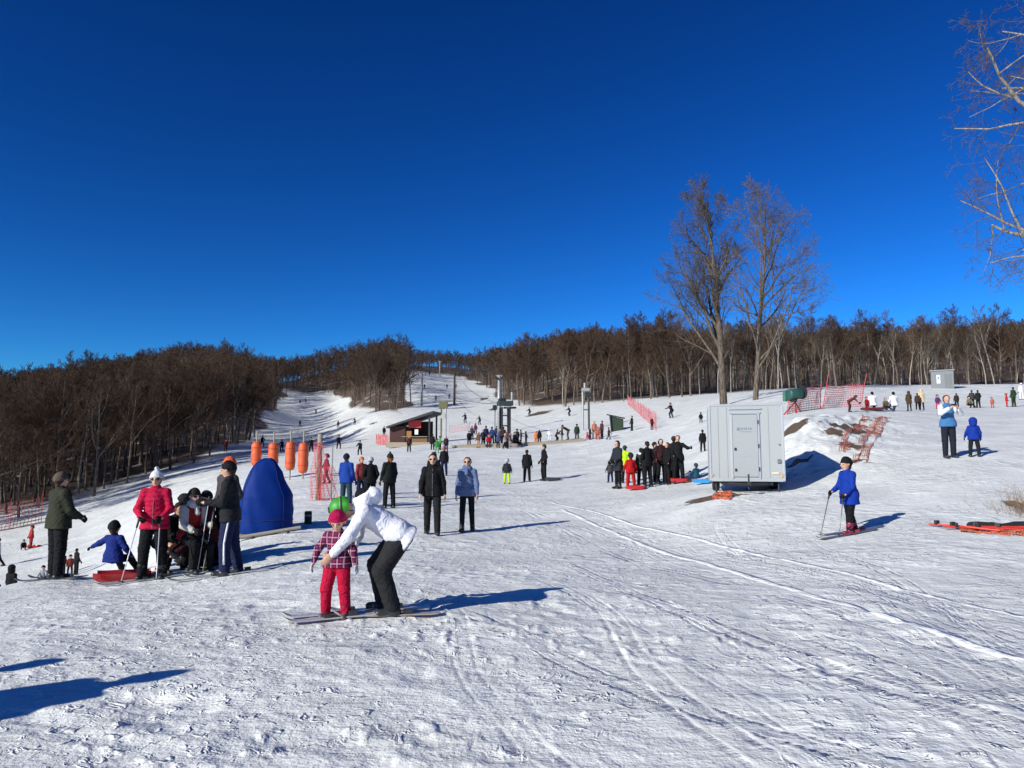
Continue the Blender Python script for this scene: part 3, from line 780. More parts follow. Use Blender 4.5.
PERS = {}
def person_parts(key, P, h, hats=('beanie',), fine=False):
    """-> dict of meshes, unit height"""
    J = skeleton(P); k = J['kid']; up = J['up']; hr = J['hr']; out = {}
    lerp = lambda u, v: u + (v - u) * k
    fw = Vector((0, -1, 0)); fwd = (fw - up * fw.dot(up)).normalized() if abs(up.y) < .98 else Vector((0, 0, -1))
    hc, hu, hf = J['head'], J['hu'], J['hf']; hs = hu.cross(hf)
    b = P.get('bulk', 1.0)
    # skin body
    pr = [(J['neck'] - up * .03, hc - hu * hr * .5, .03, .028), (hc + hu * hr * .18, hc + hu * hr * .28 - hf * hr * .12, hr * .78, hr * .78, hs, .86),
          (hc - hu * hr * .35 + hf * hr * .18, hc - hu * hr * .62 + hf * hr * .30, hr * .52, hr * .36, hs, .9),
          (J['pel'], J['waist'], .062, .056, fwd, .7), (J['waist'], J['chest'], .058, .068, fwd, .7), (J['chest'], J['neck'], .068, .035, fwd, .65),
          (J['sha'], J['shb'], .030, .030)]
    nose = hc + hf * hr * .80
    pr += [(nose + hu * hr * .12, nose - hu * hr * .10 + hf * hr * .16, hr * .07, hr * .12)]
    if fine:
        for s in (1, -1): pr += [(hc + hs * s * hr * .80 - hu * hr * .12, hc + hs * s * hr * .82 + hu * hr * .12, hr * .09, hr * .11), (hc + hf * hr * .74 - hu * hr * .40 + hs * s * hr * .12, hc + hf * hr * .78 - hu * hr * .40, hr * .05, hr * .06)]
    for n in 'ab':
        pr += [(J['sh' + n], J['el' + n], .028, .022), (J['el' + n], J['wr' + n], .022, .016),
               (J['hip' + n], J['kn' + n], .046, .032), (J['kn' + n], J['an' + n], .030, .019), (J['an' + n], J['an' + n] + Vector((0, -.05, -.02)), .018, .016)]
    extra = []
    if not P.get('gloves', True):
        for n in 'ab':
            extra.append(sdf_arrays(hand_prims(J, n, P, lerp(1, .85), fine), .0026 if fine else .006, k=.004 if fine else .008))
    else:
        for n in 'ab': pr += [(J['wr' + n], J['wr' + n] + (J['wr' + n] - J['el' + n]).normalized() * .04, .015, .014)]
    out['body'] = sdf_mesh(key + '_body', pr, h, k=.016, extra=extra)
    # trousers
    tb = P.get('baggy', 1.0); skirt = []
    pr = [(J['hipa'], J['hipb'], .066 * b, .066 * b, fwd, .88), (J['pel'], J['pel'] + up * .07, .074 * b, .07 * b, fwd, .8)]
    for n in 'ab':
        kd = (J['an' + n] - J['kn' + n]).normalized()
        pr += [(J['hip' + n], J['kn' + n], .060 * tb, .047 * tb), (J['kn' + n], J['an' + n] - kd * .012, .046 * tb, .040 * tb)]
    cutz = [(J['pel'] + up * .11, up)]
    out['trousers'] = sdf_mesh(key + '_trousers', pr, h, k=.015, wr=.0014, seed=1, cuts=cutz, folds=[(J['kna'], .07, .0045), (J['knb'], .07, .0045), (J['ana'] + Vector((0, 0, .03)), .05, .004), (J['anb'] + Vector((0, 0, .03)), .05, .004), (J['pel'] - Vector((0, 0, .04)), .07, .003)] if fine else ())
    # jacket
    jb = P.get('puff', 1.0) * b; hem = P.get('hem', .05) * .9 + .005
    hv = (J['hipb'] - J['hipa']) * .5
    pr = [(J['pel'] - up * hem, J['waist'], .096 * jb, .090 * jb, fwd, .82), (J['waist'], J['chest'], .090 * jb, .092 * jb, fwd, .78), (J['chest'], J['neck'] - up * .02, .090 * jb, .052, fwd, .72),
          (J['pel'] - up * hem + hv * .95, J['pel'] - up * hem - hv * .95, .086 * jb, .086 * jb, fwd, .92), (J['pel'] + up * .03 + hv * .8, J['pel'] + up * .03 - hv * .8, .085 * jb, .085 * jb, fwd, .92),
          (J['neck'] - up * .02, J['neck'] + up * .026, .044, .041), (J['sha'], J['shb'], .040 * jb, .040 * jb)]
    if hem > .11:
        for n in 'ab':
            t = (hem - .01) / .22; pr.append((J['hip' + n], J['hip' + n].lerp(J['kn' + n], min(1, t)), .080 * jb, .078 * jb))
    for n in 'ab':
        e = (J['wr' + n] - J['el' + n]).normalized()
        pr += [(J['sh' + n], J['el' + n], .041 * jb, .034 * jb), (J['el' + n], J['wr' + n] - e * .012, .034 * jb, .026 * jb)]
    cuts = [(J['neck'] + up * .048, up)]
    if True: cuts.append((J['pel'] - up * hem, -up))
    out['jacket'] = sdf_mesh(key + '_jacket', pr, h, k=.022, cuts=cuts, wr=.0016, seed=3, folds=[(J['ela'], .06, .004), (J['elb'], .06, .004), (J['waist'], .09, .003), (J['sha'], .045, .003), (J['shb'], .045, .003), (J['wra'], .035, .003), (J['wrb'], .035, .003)] if fine else ())
    # boots
    sk = P.get('skiboot', False)
    for n in 'ab':
        an = J['an' + n]; kd = (J['kn' + n] - an).normalized(); foot = Vector(((.10 if n == 'a' else -.10), -1, 0)).normalized()
        tip = P.get('toe', 0); foot = (foot + Vector((0, 0, tip))).normalized()
        sole = an - Vector((0, 0, J['an_h'])); z = .026
        pr = [(sole + Vector((0, .018, z)), sole + foot * .085 + Vector((0, 0, z * .9)), .031, .028, (0, 0, 1), .85), (an - kd * .02, an + kd * (.085 if sk else .045), .034 if not sk else .038, .033 if not sk else .046)]
        cuts = [(sole, (0, 0, -1))] if abs(kd.z) > .75 else []
        out['boot' + n] = sdf_mesh(key + '_boot', pr, min(h, .011), k=.012, cuts=cuts)
        if P.get('gloves', True):
            out['glove' + n] = sdf_mesh(key + '_glove', hand_prims(J, n, P, 1.12 * lerp(1, .9), fine), .0034 if fine else .0065, k=.004 if fine else .008)
    # headwear and hair
    hh = h * .6 if fine else min(h, .011)
    top = hc + hu * hr * .24 - hf * hr * .10
    if 'hair' in hats: out['hair'] = sdf_mesh(key + '_hair', [(top, top - hu * hr * .25 - hf * hr * .18, hr * .86, hr * .76, hs, .92), (hc - hf * hr * .25, hc - hu * hr * .55 - hf * hr * .30, hr * .72, hr * .5, hs, .95)], hh, k=.01, wr=.0015, cuts=[(hc + hf * hr * .22 + hu * hr * .42, hf * .85 - hu * .5)])
    if 'beanie' in hats:
        out['hat'] = sdf_mesh(key + '_hat', [(top + hu * hr * .05, top + hu * hr * .42, hr * .97, hr * .66, hs, .96), (top - hf * hr * .12, top - hf * hr * .12 + hu * hr * .05, hr * .95, hr * .93, hs, .96)], hh, k=.01, wr=.0008, cuts=[(hc + hu * hr * .12, -hu + hf * .30)])
        out['pompom'] = sdf_mesh(key + '_pompom', [(top + hu * hr * 1.22, top + hu * hr * 1.23, hr * .3, hr * .3)], hh * .8, k=.01, wr=.003)
    if 'helmet' in hats:
        out['helmet'] = sdf_mesh(key + '_helmet', [(top, top + hu * hr * .10, hr * 1.10, hr * 1.02, hs, .95), (hc + hu * hr * .45 + hf * hr * .62, hc + hu * hr * .45 + hf * hr * .95, hr * .4, hr * .22, hu, .3),
                               (hc - hu * hr * .25 - hf * hr * .3 + hs * hr * .6, hc - hu * hr * .25 - hf * hr * .3 - hs * hr * .6, hr * .45, hr * .45)], hh, k=.012, cuts=[(hc - hu * hr * .45, -hu), (hc + hf * hr * .62 + hu * hr * .38, hf * .85 - hu * .5)])
    if 'hood' in hats:
        out['hood'] = sdf_mesh(key + '_hood', [(top, hc - hu * hr * .5 - hf * hr * .15, hr * 1.12, hr * 1.0, hs, .95), (hc - hu * hr * .6, J['neck'], hr * .9, .052)], hh, k=.02, wr=.0015, holes=[(hc + hf * hr * 1.05 - hu * hr * .05, hr * .85)])
    if 'long' in hats:
        bk = J['neck'] - fwd * .035
        out['long_hair'] = sdf_mesh(key + '_long_hair', [(top, top - hu * hr * .25 - hf * hr * .2, hr * .86, hr * .78, hs, .92)] + [(hc - hf * hr * .3 + hs * s * hr * .6, bk + Vector((s * .045, -.03, -.03)), hr * .35, hr * .25) for s in (1, -1)] + [(hc - hf * hr * .5, bk - up * .03, hr * .5, hr * .3)],
                           hh, k=.015, wr=.003, cuts=[(hc + hf * hr * .30 + hu * hr * .45, hf * .85 - hu * .5)])
    if P.get('zip'):
        out['zip'] = sdf_mesh(key + '_zip', [(J['pel'] - up * hem * .9 + fwd * .083 * jb, J['waist'] + fwd * .0765 * jb, .0035, .0035), (J['waist'] + fwd * .0765 * jb, J['chest'] + fwd * .074 * jb, .0035, .0035), (J['chest'] + fwd * .074 * jb, J['neck'] + fwd * .043, .0035, .0035)], .0035, k=.003)
    # eyes / dark glasses
    g0 = hc + hf * hr * .72 + hu * hr * .10
    out['sunglasses'] = sdf_mesh(key + '_glasses', [(g0 + hs * s * hr * .30, g0 + hs * s * hr * .38 - hf * .003, hr * .21, hr * .20, hf, .45) for s in (1, -1)] + [(g0 - hs * hr * .3, g0 + hs * hr * .3, hr * .07, hr * .07)] +
                                [(g0 + hs * s * hr * .52, hc + hs * s * hr * .74, hr * .06, hr * .05) for s in (1, -1)], hh * .6, k=.004)
    for q_, s in (('eyea', 1), ('eyeb', -1)):
        out[q_] = sdf_mesh(key + '_eye', [(g0 + hs * s * hr * .28 - hf * hr * .02, g0 + hs * s * hr * .34 - hf * hr * .02, hr * .075, hr * .075)], hh * .45, k=.002)
    out['mouth'] = sdf_mesh(key + '_mouth', [(hc + hf * hr * .80 - hu * hr * .40 + hs * hr * .14, hc + hf * hr * .80 - hu * hr * .40 - hs * hr * .14, hr * .055, hr * .055)], hh * .45, k=.002)
    out['scarf'] = sdf_mesh(key + '_scarf', [(J['neck'] + up * .012 + hs * .02, J['neck'] + up * .02 - hs * .02, .052, .052), (J['neck'] + fwd * .05, J['neck'] + fwd * .085 - up * .05, .022, .026)], hh, k=.012, wr=.0015)
    PERS[key] = (out, J)
    return out, J

SKIN = simple('skin', (.52, .30, .20), .55, bump=.1, bs=60)
LENS = simple('dark_lens', (.01, .01, .012), .12)
EYE = simple('eye', (.02, .015, .012), .2)
LIP = simple('lip', (.35, .10, .08), .5)
def bootmat(c=(.02, .02, .022)): return simple('boot', c, .4, bump=.15, bs=30)
MESHNAME = dict(body='body', trousers='trousers', jacket='jacket', boota='boot', bootb='boot', glovea='glove', gloveb='glove', hair='hair', hat='hat', pompom='pompom', helmet='helmet', hood='hood', long_hair='hair', sunglasses='sunglasses', eyea='eye', eyeb='eye', mouth='mouth', scarf='scarf', zip='zip')
BLK = (.0065, .0065, .008)
def put_person(key, loc, ang, height, label, group=None, jacket=BLK, jkind='plain', trousers=BLK, boots=(.02, .02, .022), hat=None, hatc=BLK, pom=None, gloves=BLK, glasses=False, scarf=None, skin=None, face=True, tilt=0):
    parts, J = PERS[key]
    t = empty('person', loc, R(ang), label=label, cat='person', group=group); t.scale = (height,) * 3
    sk_ = SKIN if skin is None else simple('skin', skin, .55)
    def add(k_, m, par=None):
        if k_ not in parts: return None
        me = parts[k_]
        if not me.materials: me.materials.append(m)
        o = link(MESHNAME[k_], me, par or t); o.material_slots[0].link = 'OBJECT'; o.material_slots[0].material = m
        return o
    bd = add('body', sk_)
    add('trousers', fabric(trousers)); add('jacket', fabric(jacket, jkind))
    add('zip', simple('zip', (.16, .16, .17), .4))
    bm_ = bootmat(boots); add('boota', bm_); add('bootb', bm_)
    gm = fabric(gloves); add('glovea', gm); add('gloveb', gm)
    if hat in ('beanie', 'pom'):
        ho = add('hat', fabric(hatc)); add('hair', fabric((.05, .028, .015)))
        if hat == 'pom': add('pompom', fabric(pom or hatc), ho)
    elif hat == 'beanielong':
        add('hat', fabric(hatc)); add('long_hair', fabric((.30, .17, .065)))
    elif hat == 'helmet': add('helmet', simple('helmet', hatc, .5, var=.2))
    elif hat == 'hood': add('hood', fabric(hatc))
    elif hat == 'hair': add('hair', fabric(hatc))
    elif hat == 'long': add('long_hair', fabric(hatc))
    elif hat == 'pomlong':
        ho = add('hat', fabric(hatc)); add('pompom', fabric(pom or hatc), ho); add('long_hair', fabric((.30, .09, .03)))
    if face:
        if glasses: add('sunglasses', LENS)
        else: add('eyea', EYE); add('eyeb', EYE)
        add('mouth', LIP)
    if scarf: add('scarf', fabric(scarf))
    return t

def joint(t_loc, ang, height, v):
    return Matrix.Rotation(R(ang), 3, 'Z') @ (Vector(v) * height) + Vector(t_loc)

# skis and poles ---------------------------------------------------
SKIM = {}
def ski_mesh(L, w_, name):
    mb = MB(); rings = []
    n = 22
    for i in range(n + 1):
        t = i / n; y = (t - .45) * L
        ww = w_ * (.5 * (1 + .25 * (2 * t - 1) ** 2)) * (1 - max(0, (t - .93) / .07) ** 2 * .75) * (1 - max(0, (.03 - t) / .03) * .3)
        z = .006 + .10 * L * max(0, (t - .86) / .14) ** 2 * .5 + .012 * max(0, (.08 - t) / .08)
        rings.append([(-ww, -y, z), (ww, -y, z), (ww, -y, z + .012), (-ww, -y, z + .012)])
    mb.loft(rings); return mb
def put_ski(loc, ang, L, col, label, slope=0, group=None, w_=.085, bind=(.03, .03, .03)):
    o = ski_mesh(L, w_, 'ski').build('ski', simple('ski_topsheet', col, .3, coat=.4, var=.25), None)
    o.location = loc; o.rotation_euler = (R(slope), 0, R(ang)); tag(o, label, 'ski', group)
    mb = MB(); mb.box((0, -.10, .034), (.062, .07, .034)); mb.box((0, .15, .04), (.062, .09, .046)); mb.box((0, .02, .024), (.05, .30, .008))
    mb.build('binding', simple('binding', bind, .35), o, bevel=.006)
    return o
def put_pole(p_top, p_bot, col, label, group=None, basket=(.03, .03, .03)):
    a, b_ = Vector(p_top), Vector(p_bot); d = (a - b_).normalized()
    o = MB().path([b_, b_ + d * .03, b_ + d * .1, a], [.002, .006, .0065, .009], 8).build('ski_pole', simple('pole', col, .3, metal=.3), smooth=True)
    tag(o, label, 'ski pole', group)
    g = MB().path([a - d * .13, a - d * .11, a - d * .03, a + d * .01, a + d * .025], [.012, .0165, .0155, .02, .014], 10).build('grip', simple('grip', (.02, .02, .02), .6), o, smooth=True)
    rings = MB(); c = b_ + d * .07; rings.path([c - d * .008, c, c + d * .006], [.02, .048, .012], 14); rings.build('basket', simple('basket', basket, .5), o)
    return o

# ------------------------------------------------------------------ archetypes (shared by the people farther off)
ARCH = {
 'stand': dict(thigha=(3, 5), thighb=(0, 5), shina=(-2, 3), shinb=(-1, 3), arma=(5, 14), armb=(0, 12), forea=(22, 5), foreb=(30, 6)),
 'pockets': dict(thigha=(0, 4), thighb=(5, 6), shina=(-3, 2), shinb=(-6, 3), arma=(-12, 18), armb=(-8, 20), forea=(38, -8), foreb=(40, -8), hem=.07),
 'coat': dict(thigha=(2, 2), thighb=(-3, 3), arma=(6, 12), armb=(12, 12), forea=(60, -15), foreb=(50, -20), hem=.17, baggy=.8, head=(6, 0)),
 'walk': dict(thigha=(20, 2), thighb=(-14, 2), shina=(2, 1), shinb=(-32, 1), arma=(-20, 8), armb=(22, 8), forea=(-2, 5), foreb=(40, 0), baggy=.9),
 'skier': dict(lean=26, thigha=(38, 9), thighb=(34, 9), shina=(-24, 4), shinb=(-26, 4), arma=(40, 18), armb=(42, 18), forea=(80, 0), foreb=(78, 4), skiboot=True, neckf=-.1),
 'bend': dict(lean=58, thigha=(16, 5), thighb=(10, 6), shina=(-12, 2), shinb=(-8, 2), arma=(62, 8), armb=(50, 8), forea=(45, 0), foreb=(40, 0), neckf=.8),
 'sit': dict(lean=12, sit=0, thigha=(88, 12), thighb=(84, 12), shina=(55, 5), shinb=(50, 5), arma=(18, 18), armb=(15, 18), forea=(70, -5), foreb=(66, -5), toe=.8),
 'kidstand': dict(kid=1, thigha=(4, 7), thighb=(-2, 7), arma=(10, 24), armb=(5, 22), forea=(30, 10), foreb=(22, 10), puff=1.1),
 'kidsit': dict(kid=1, lean=8, sit=0, thigha=(86, 12), thighb=(88, 12), shina=(50, 5), shinb=(60, 5), arma=(30, 20), armb=(26, 20), forea=(70, 0), foreb=(60, 5), toe=.8, puff=1.1),
 'phone': dict(thigha=(0, 2), thighb=(2, 3), shina=(-2, 1), shinb=(0, 1), arma=(46, 20), armb=(50, 20), forea=(128, -34), foreb=(125, -34), hem=.03, gloves=False),
 'kidwalk': dict(kid=.8, thigha=(20, 4), thighb=(-12, 4), shina=(0, 2), shinb=(-28, 2), arma=(-15, 16), armb=(20, 16), forea=(10, 5), foreb=(40, 5)),
 'point': dict(thigha=(2, 6), thighb=(0, 6), arma=(60, 35), armb=(5, 12), forea=(90, 20), foreb=(60, -15)),
}
for k_, P_ in ARCH.items():
    person_parts(k_, P_, .0165, hats=('hair', 'beanie', 'helmet', 'hood', 'long'))
# ------------------------------------------------------------------ people near the camera, each with a pose of its own
def place(px, py, D=None):
    if D is not None: return atD(px, D), D
    return hit(px, py)
FH = .0075
def hero(key, P, hats):
    return person_parts(key, P, FH, hats=hats, fine=True)

# 1 child in plaid jacket between the bending adult's arms
p, D = place(336, 618)
hero('child', dict(kid=1, thigha=(4, 6), thighb=(8, 9), shina=(-6, 3), shinb=(-8, 3), arma=(10, 26), armb=(12, 34), forea=(4, 14), foreb=(4, 18), head=(28, 10), hem=.02, baggy=1.12, puff=1.0, skiboot=True), ('beanie', 'long'))
hC = 1.10
put_person('child', p, -8, hC, 'small child in pink plaid jacket, crimson trousers and hat on short skis', jacket=(.20, .018, .06), jkind='plaid', trousers=(.42, .004, .035), boots=(.10, .08, .09), hat='beanielong', hatc=(.36, .004, .06), gloves=(.5, .5, .52))
PERS['child'][0]
pch = p
# 2 adult in white jacket bending over the child
pa, Da = place(400, 614)
hero('helper', dict(lean=57, tilt=0, thigha=(30, 3), thighb=(38, 7), shina=(-18, 1), shinb=(-12, 2), arma=(30, 6), armb=(12, 12), forea=(42, -8), foreb=(22, -2), neckf=1.0, head=(42, 0), hem=.06, bulk=1.0, puff=1.06, baggy=1.22, gloves=False, curl=.35, skiboot=True), ('helmet',))
hA = 1.64
put_person('helper', pa, -78, hA, 'adult in white ski jacket and green helmet bending down to steady a small child', jacket=(.74, .74, .80), trousers=(.018, .018, .02), boots=(.03, .03, .035), hat='helmet', hatc=(.035, .27, .02), face=False)
JA = PERS['helper'][1]
# collar hood lying open on the nape
nk = JA['neck']; up = JA['up']
ho = bpy.context.scene.objects
hood = sdf_mesh('open_hood', [(nk + Vector((.0, .02, .055)), nk + Vector((0, .075, .075)), .062, .060), (nk + Vector((.05, .03, .045)), nk + Vector((-.05, .03, .045)), .045, .045)], .006, k=.02, wr=.0016, holes=[(nk + Vector((0, -.012, .125)), .068)])
hood.materials.append(fabric((.80, .80, .84)))
helper_root = [o for o in COL.objects if o.name.startswith('person') and 'green helmet' in o.get('label', '')][0]
link('hood', hood, helper_root)
lin = sdf_mesh('hood_lining', [(nk + Vector((0, .012, .082)), nk + Vector((0, .05, .088)), .045, .045)], .006, k=.01); lin.materials.append(fabric(BLK)); link('hood_lining', lin, helper_root)
hd_, hu_, hf_, hr_ = JA['head'], JA['hu'], JA['hf'], JA['hr']; hs_ = hu_.cross(hf_); cc_ = hd_ + hu_ * hr_ * .26 - hf_ * hr_ * .06
hel = [o for o in helper_root.children if o.name.startswith('helmet')][0]
ring = [cc_ + (hs_ * math.cos(a) * 1.03 + (hf_ * .96 + hu_ * .1) * math.sin(a) * 1.12) * hr_ for a in np.linspace(0, 2 * math.pi, 33)]
def strap_part(name, pts, r, col):
    o_ = MB().path(pts, r, 8, cap=False).build(name, simple(name, col, .6), helper_root, smooth=True)
strap_part('goggle_strap', ring, .006, (.02, .02, .022))
for k_ in (-.4, 0, .4):
    c1_ = cc_ + (hu_ * .98 + hs_ * k_ * .75 - hf_ * .05).normalized() * hr_ * 1.10
    o_ = MB().path([c1_ - hf_ * .018, c1_ + hf_ * .018], .0045, 6).build('vent', simple('vent_dark', (.01, .03, .01), .7), hel)
strap_part('chin_strap', [hd_ + hs_ * hr_ * .95 + hu_ * .0, hd_ - hu_ * hr_ * .9 + hf_ * hr_ * .35 + hs_ * hr_ * .3, hd_ - hu_ * hr_ * .9 + hf_ * hr_ * .35 - hs_ * hr_ * .3, hd_ - hs_ * hr_ * .95], .003, (.02, .02, .022))

# 3 fuchsia jacket woman with poles
p3, D3 = place(158, 578, 12.2)
hero('redwoman', dict(thigha=(4, 6), thighb=(2, 7), shina=(-4, 3), shinb=(-4, 3), arma=(10, 16), armb=(12, 18), forea=(62, -18), foreb=(60, -24), hem=.06, puff=1.0, zip=1, baggy=1.08, skiboot=True, head=(5, 0), curl=1.1), ('beanie', 'hair'))
h3 = 1.72
put_person('redwoman', p3, 12, h3, 'woman in fuchsia puffer jacket and white bobble hat leaning on two ski poles', jacket=(.45, .006, .045), jkind='puffer', trousers=BLK, hat='pom', hatc=(.62, .62, .62), pom=(.78, .78, .78), gloves=BLK, glasses=True)
# 4 person in black jacket and navy trousers standing before the blue cover
p4, D4 = place(233, 567, 11.6)
hero('navy', dict(lean=4, thigha=(6, 5), thighb=(-4, 5), shina=(-2, 2), shinb=(-12, 2), arma=(10, 10), armb=(18, 12), forea=(92, -6), foreb=(84, -2), hem=.05, bulk=1.03, baggy=1.12, puff=1.02, skiboot=True, head=(8, 0)), ('hood', 'beanie', 'hair'))
h4 = 1.72
tn = put_person('navy', p4, -82, h4, 'person in black jacket, navy ski trousers with white side stripe', jacket=(.014, .014, .017), trousers=(.010, .016, .055), hat='beanie', hatc=BLK, gloves=BLK)
J4 = PERS['navy'][1]
st = MB(); 
for n in 'a':
    a, b_, c = J4['hip' + n] + Vector((.060, .012, -.02)), J4['kn' + n] + Vector((.052, .006, 0)), J4['an' + n] + Vector((.046, .004, .06))
    st.path([a, a.lerp(b_, .5) + Vector((.004, 0, 0)), b_, b_.lerp(c, .5) + Vector((.001, 0, 0)), c], [.009] * 5, 6)
st.build('side_stripe', fabric((.75, .75, .77)), tn, smooth=True)
# 5 man in olive jacket at far left
p5, D5 = place(63, 577, 12.9)
hero('olive', dict(thigha=(4, 5), thighb=(-2, 5), shina=(0, 2), shinb=(-4, 2), arma=(2, 8), armb=(14, 8), forea=(70, -10), foreb=(60, -12), hem=.05, bulk=1.06, puff=1.08, baggy=1.1, head=(4, 0)), ('hair', 'beanie'))
put_person('olive', p5, 150, 1.78, 'man in dark olive jacket and black trousers seen from behind, far left of the skiers', jacket=(.028, .030, .018), trousers=BLK, hat='beanie', hatc=(.10, .075, .055), gloves=(.02, .02, .02))
# 6 walkers
hero('walkman', dict(thigha=(14, 3), thighb=(-8, 3), shina=(4, 1), shinb=(-20, 1), arma=(-6, 14), armb=(10, 14), forea=(12, 6), foreb=(24, 4), zip=1, hem=.045, bulk=1.0, puff=.97, baggy=.95, gloves=False), ('hair', 'beanie'))
p6, D6 = place(432, 535)
put_person('walkman', p6, 4, 1.74, 'man in black jacket, dark trousers and sunglasses walking towards the camera', jacket=(.008, .008, .009), trousers=(.013, .013, .014), hat='hair', hatc=(.03, .02, .012), glasses=True)
hero('walkwoman', dict(thigha=(-6, 2), thighb=(12, 2), shina=(-16, 1), shinb=(4, 1), arma=(8, 13), armb=(-6, 13), forea=(14, 4), foreb=(6, 6), zip=1, hem=.045, puff=.98, bulk=.92, baggy=.80, gloves=False), ('hair', 'beanie'))
p7, D7 = place(467, 532)
put_person('walkwoman', p7, -3, 1.66, 'woman in grey blue denim jacket and black leggings walking towards the camera', jacket=(.11, .15, .27), trousers=(.008, .008, .01), hat='hair', hatc=(.035, .02, .012), glasses=True, scarf=(.10, .14, .25))
# 7 boy in blue with poles
p8, D8 = place(851, 534)
hero('blueboy', dict(kid=.55, lean=3, thigha=(14, 4), thighb=(-10, 4), shina=(4, 2), shinb=(-20, 2), arma=(8, 10), armb=(14, 12), forea=(48, 0), foreb=(58, -6), hem=.12, puff=1.10, baggy=1.05, skiboot=True, curl=1.1, head=(8, 0)), ('hair', 'beanie'))
put_person('blueboy', p8, -78, 1.38, 'boy in long royal blue jacket and black cap standing on skis with poles', jacket=(.005, .032, .27), trousers=BLK, boots=(.22, .012, .05), hat='beanie', hatc=BLK)
# 8 man with phone and hooded child at right
p9, D9 = place(950, 458)
put_person('phone', p9, -6, 1.76, 'man in blue waistcoat with white sleeves holding a phone up in both hands', jacket=(.05, .16, .34), trousers=(.012, .014, .024), hat='hair', hatc=(.05, .03, .02))
jp = PERS['phone'][1]
mid = (jp['wra'] + jp['wrb']) / 2 + Vector((0, -.02, .05)); ph = joint(p9, -6, 1.76, mid)
ph_o = MB().box((0, 0, 0), (.15, .009, .075)).build('phone', simple('phone', (.02, .02, .022), .2), loc=ph, rz=R(-6), bevel=.003); tag(ph_o, 'dark phone held up by the man in the blue waistcoat', 'phone')
sl = bpy.context.scene
for n in 'ab':
    e = jp['el' + n]; w_ = jp['wr' + n]; s_ = jp['sh' + n]
    me = sdf_mesh('sleeve', [(s_, e, .047, .040), (e, w_ - (w_ - e).normalized() * .012, .040, .031)], .011, k=.012, wr=.002); me.materials.append(fabric((.72, .74, .76)))
    link('sleeve', me, [o for o in COL.objects if o.get('label', '').startswith('man in blue waistcoat')][0])
p10, D10 = place(975, 457)
put_person('kidstand', p10, 165, 1.12, 'child in hooded royal blue jacket walking beside the man with a phone', jacket=(.006, .03, .26), trousers=(.012, .012, .014), hat='hood', hatc=(.006, .03, .26), face=False)

# 9 seated and crouching people in the left group
pS, DS = place(119, 572, 12.4)
hero('sledder', dict(kid=.9, lean=0, sit=.02, thigha=(84, 10), thighb=(84, 14), shina=(40, 6), shinb=(40, 6), arma=(10, 62), armb=(5, 30), forea=(20, 66), foreb=(30, 20), toe=.8, puff=1.1, head=(2, 0)), ('beanie', 'hair'))
put_person('sledder', pS + Vector((0, 0, .10)), 172, 1.22, 'child in blue jacket and black cap sitting on a red sledge with arms held out', jacket=(.008, .022, .16), trousers=BLK, hat='beanie', hatc=BLK, face=False)
pv, Dv = place(193, 562, 12.6)
hero('vest', dict(lean=10, sit=.26, thigha=(70, 8), thighb=(76, 8), shina=(-8, 4), shinb=(2, 4), arma=(14, 12), armb=(22, 14), forea=(88, -10), foreb=(70, -8), hem=.02, bulk=.95, head=(4, 0), curl=1.1), ('hair', 'beanie'))
tv = put_person('vest', pv, 55, 1.66, 'person in red waistcoat with pale sleeves and dark hat seated among the skiers', jacket=(.32, .02, .02), jkind='puffer', trousers=BLK, hat='beanie', hatc=(.02, .016, .014), scarf=(.5, .48, .45), glasses=True)
jv = PERS['vest'][1]
for n in 'ab':
    e = jv['el' + n]; w_ = jv['wr' + n]; s_ = jv['sh' + n]
    me = sdf_mesh('sleeve', [(s_, e, .048, .041), (e, w_ - (w_ - e).normalized() * .012, .041, .032)], FH, k=.012, wr=.002); me.materials.append(fabric((.45, .43, .40))); link('sleeve', me, tv)
hero('croucher', dict(lean=34, sit=.20, thigha=(78, 12), thighb=(82, 12), shina=(-20, 5), shinb=(-12, 5), arma=(30, 12), armb=(30, 12), forea=(70, -6), foreb=(66, -6), hem=.05, bulk=1.1, puff=1.12, neckf=.5), ('hair', 'beanie', 'hood'))
pk, _ = place(180, 560, 13.4)
put_person('croucher', pk, 120, 1.70, 'person in dark brown jacket crouching behind the woman in fuchsia', jacket=(.022, .016, .013), trousers=BLK, hat='beanie', hatc=(.02, .02, .02))
pk2, _ = place(207, 556, 13.6)
put_person('croucher', pk2, -70, 1.66, 'person in black crouching beside the maroon sledge, facing left', jacket=(.012, .012, .012), trousers=(.02, .012, .012), hat='hood', hatc=(.015, .015, .016))
pe, _ = place(229, 556, 13.0)
put_person('pockets', pe, -35, 1.82, 'person in orange knitted hat standing behind the skier in navy trousers', jacket=(.06, .05, .05), trousers=BLK, hat='beanie', hatc=(.70, .10, .03), glasses=True)
pz1, _ = place(170, 566, 13.0)
put_person('croucher', pz1, 60, 1.62, 'person in near black overalls kneeling right behind the fuchsia woman', jacket=(.008, .008, .009), trousers=BLK, hat='hair', hatc=(.02, .012, .008))
pz2, _ = place(214, 560, 12.9)
put_person('sit', pz2 + Vector((0, 0, .18)), -40, 1.6, 'person in dark maroon overalls seated low between the skiers', jacket=(.05, .008, .01), trousers=(.03, .006, .008), hat='beanie', hatc=(.01, .01, .012))
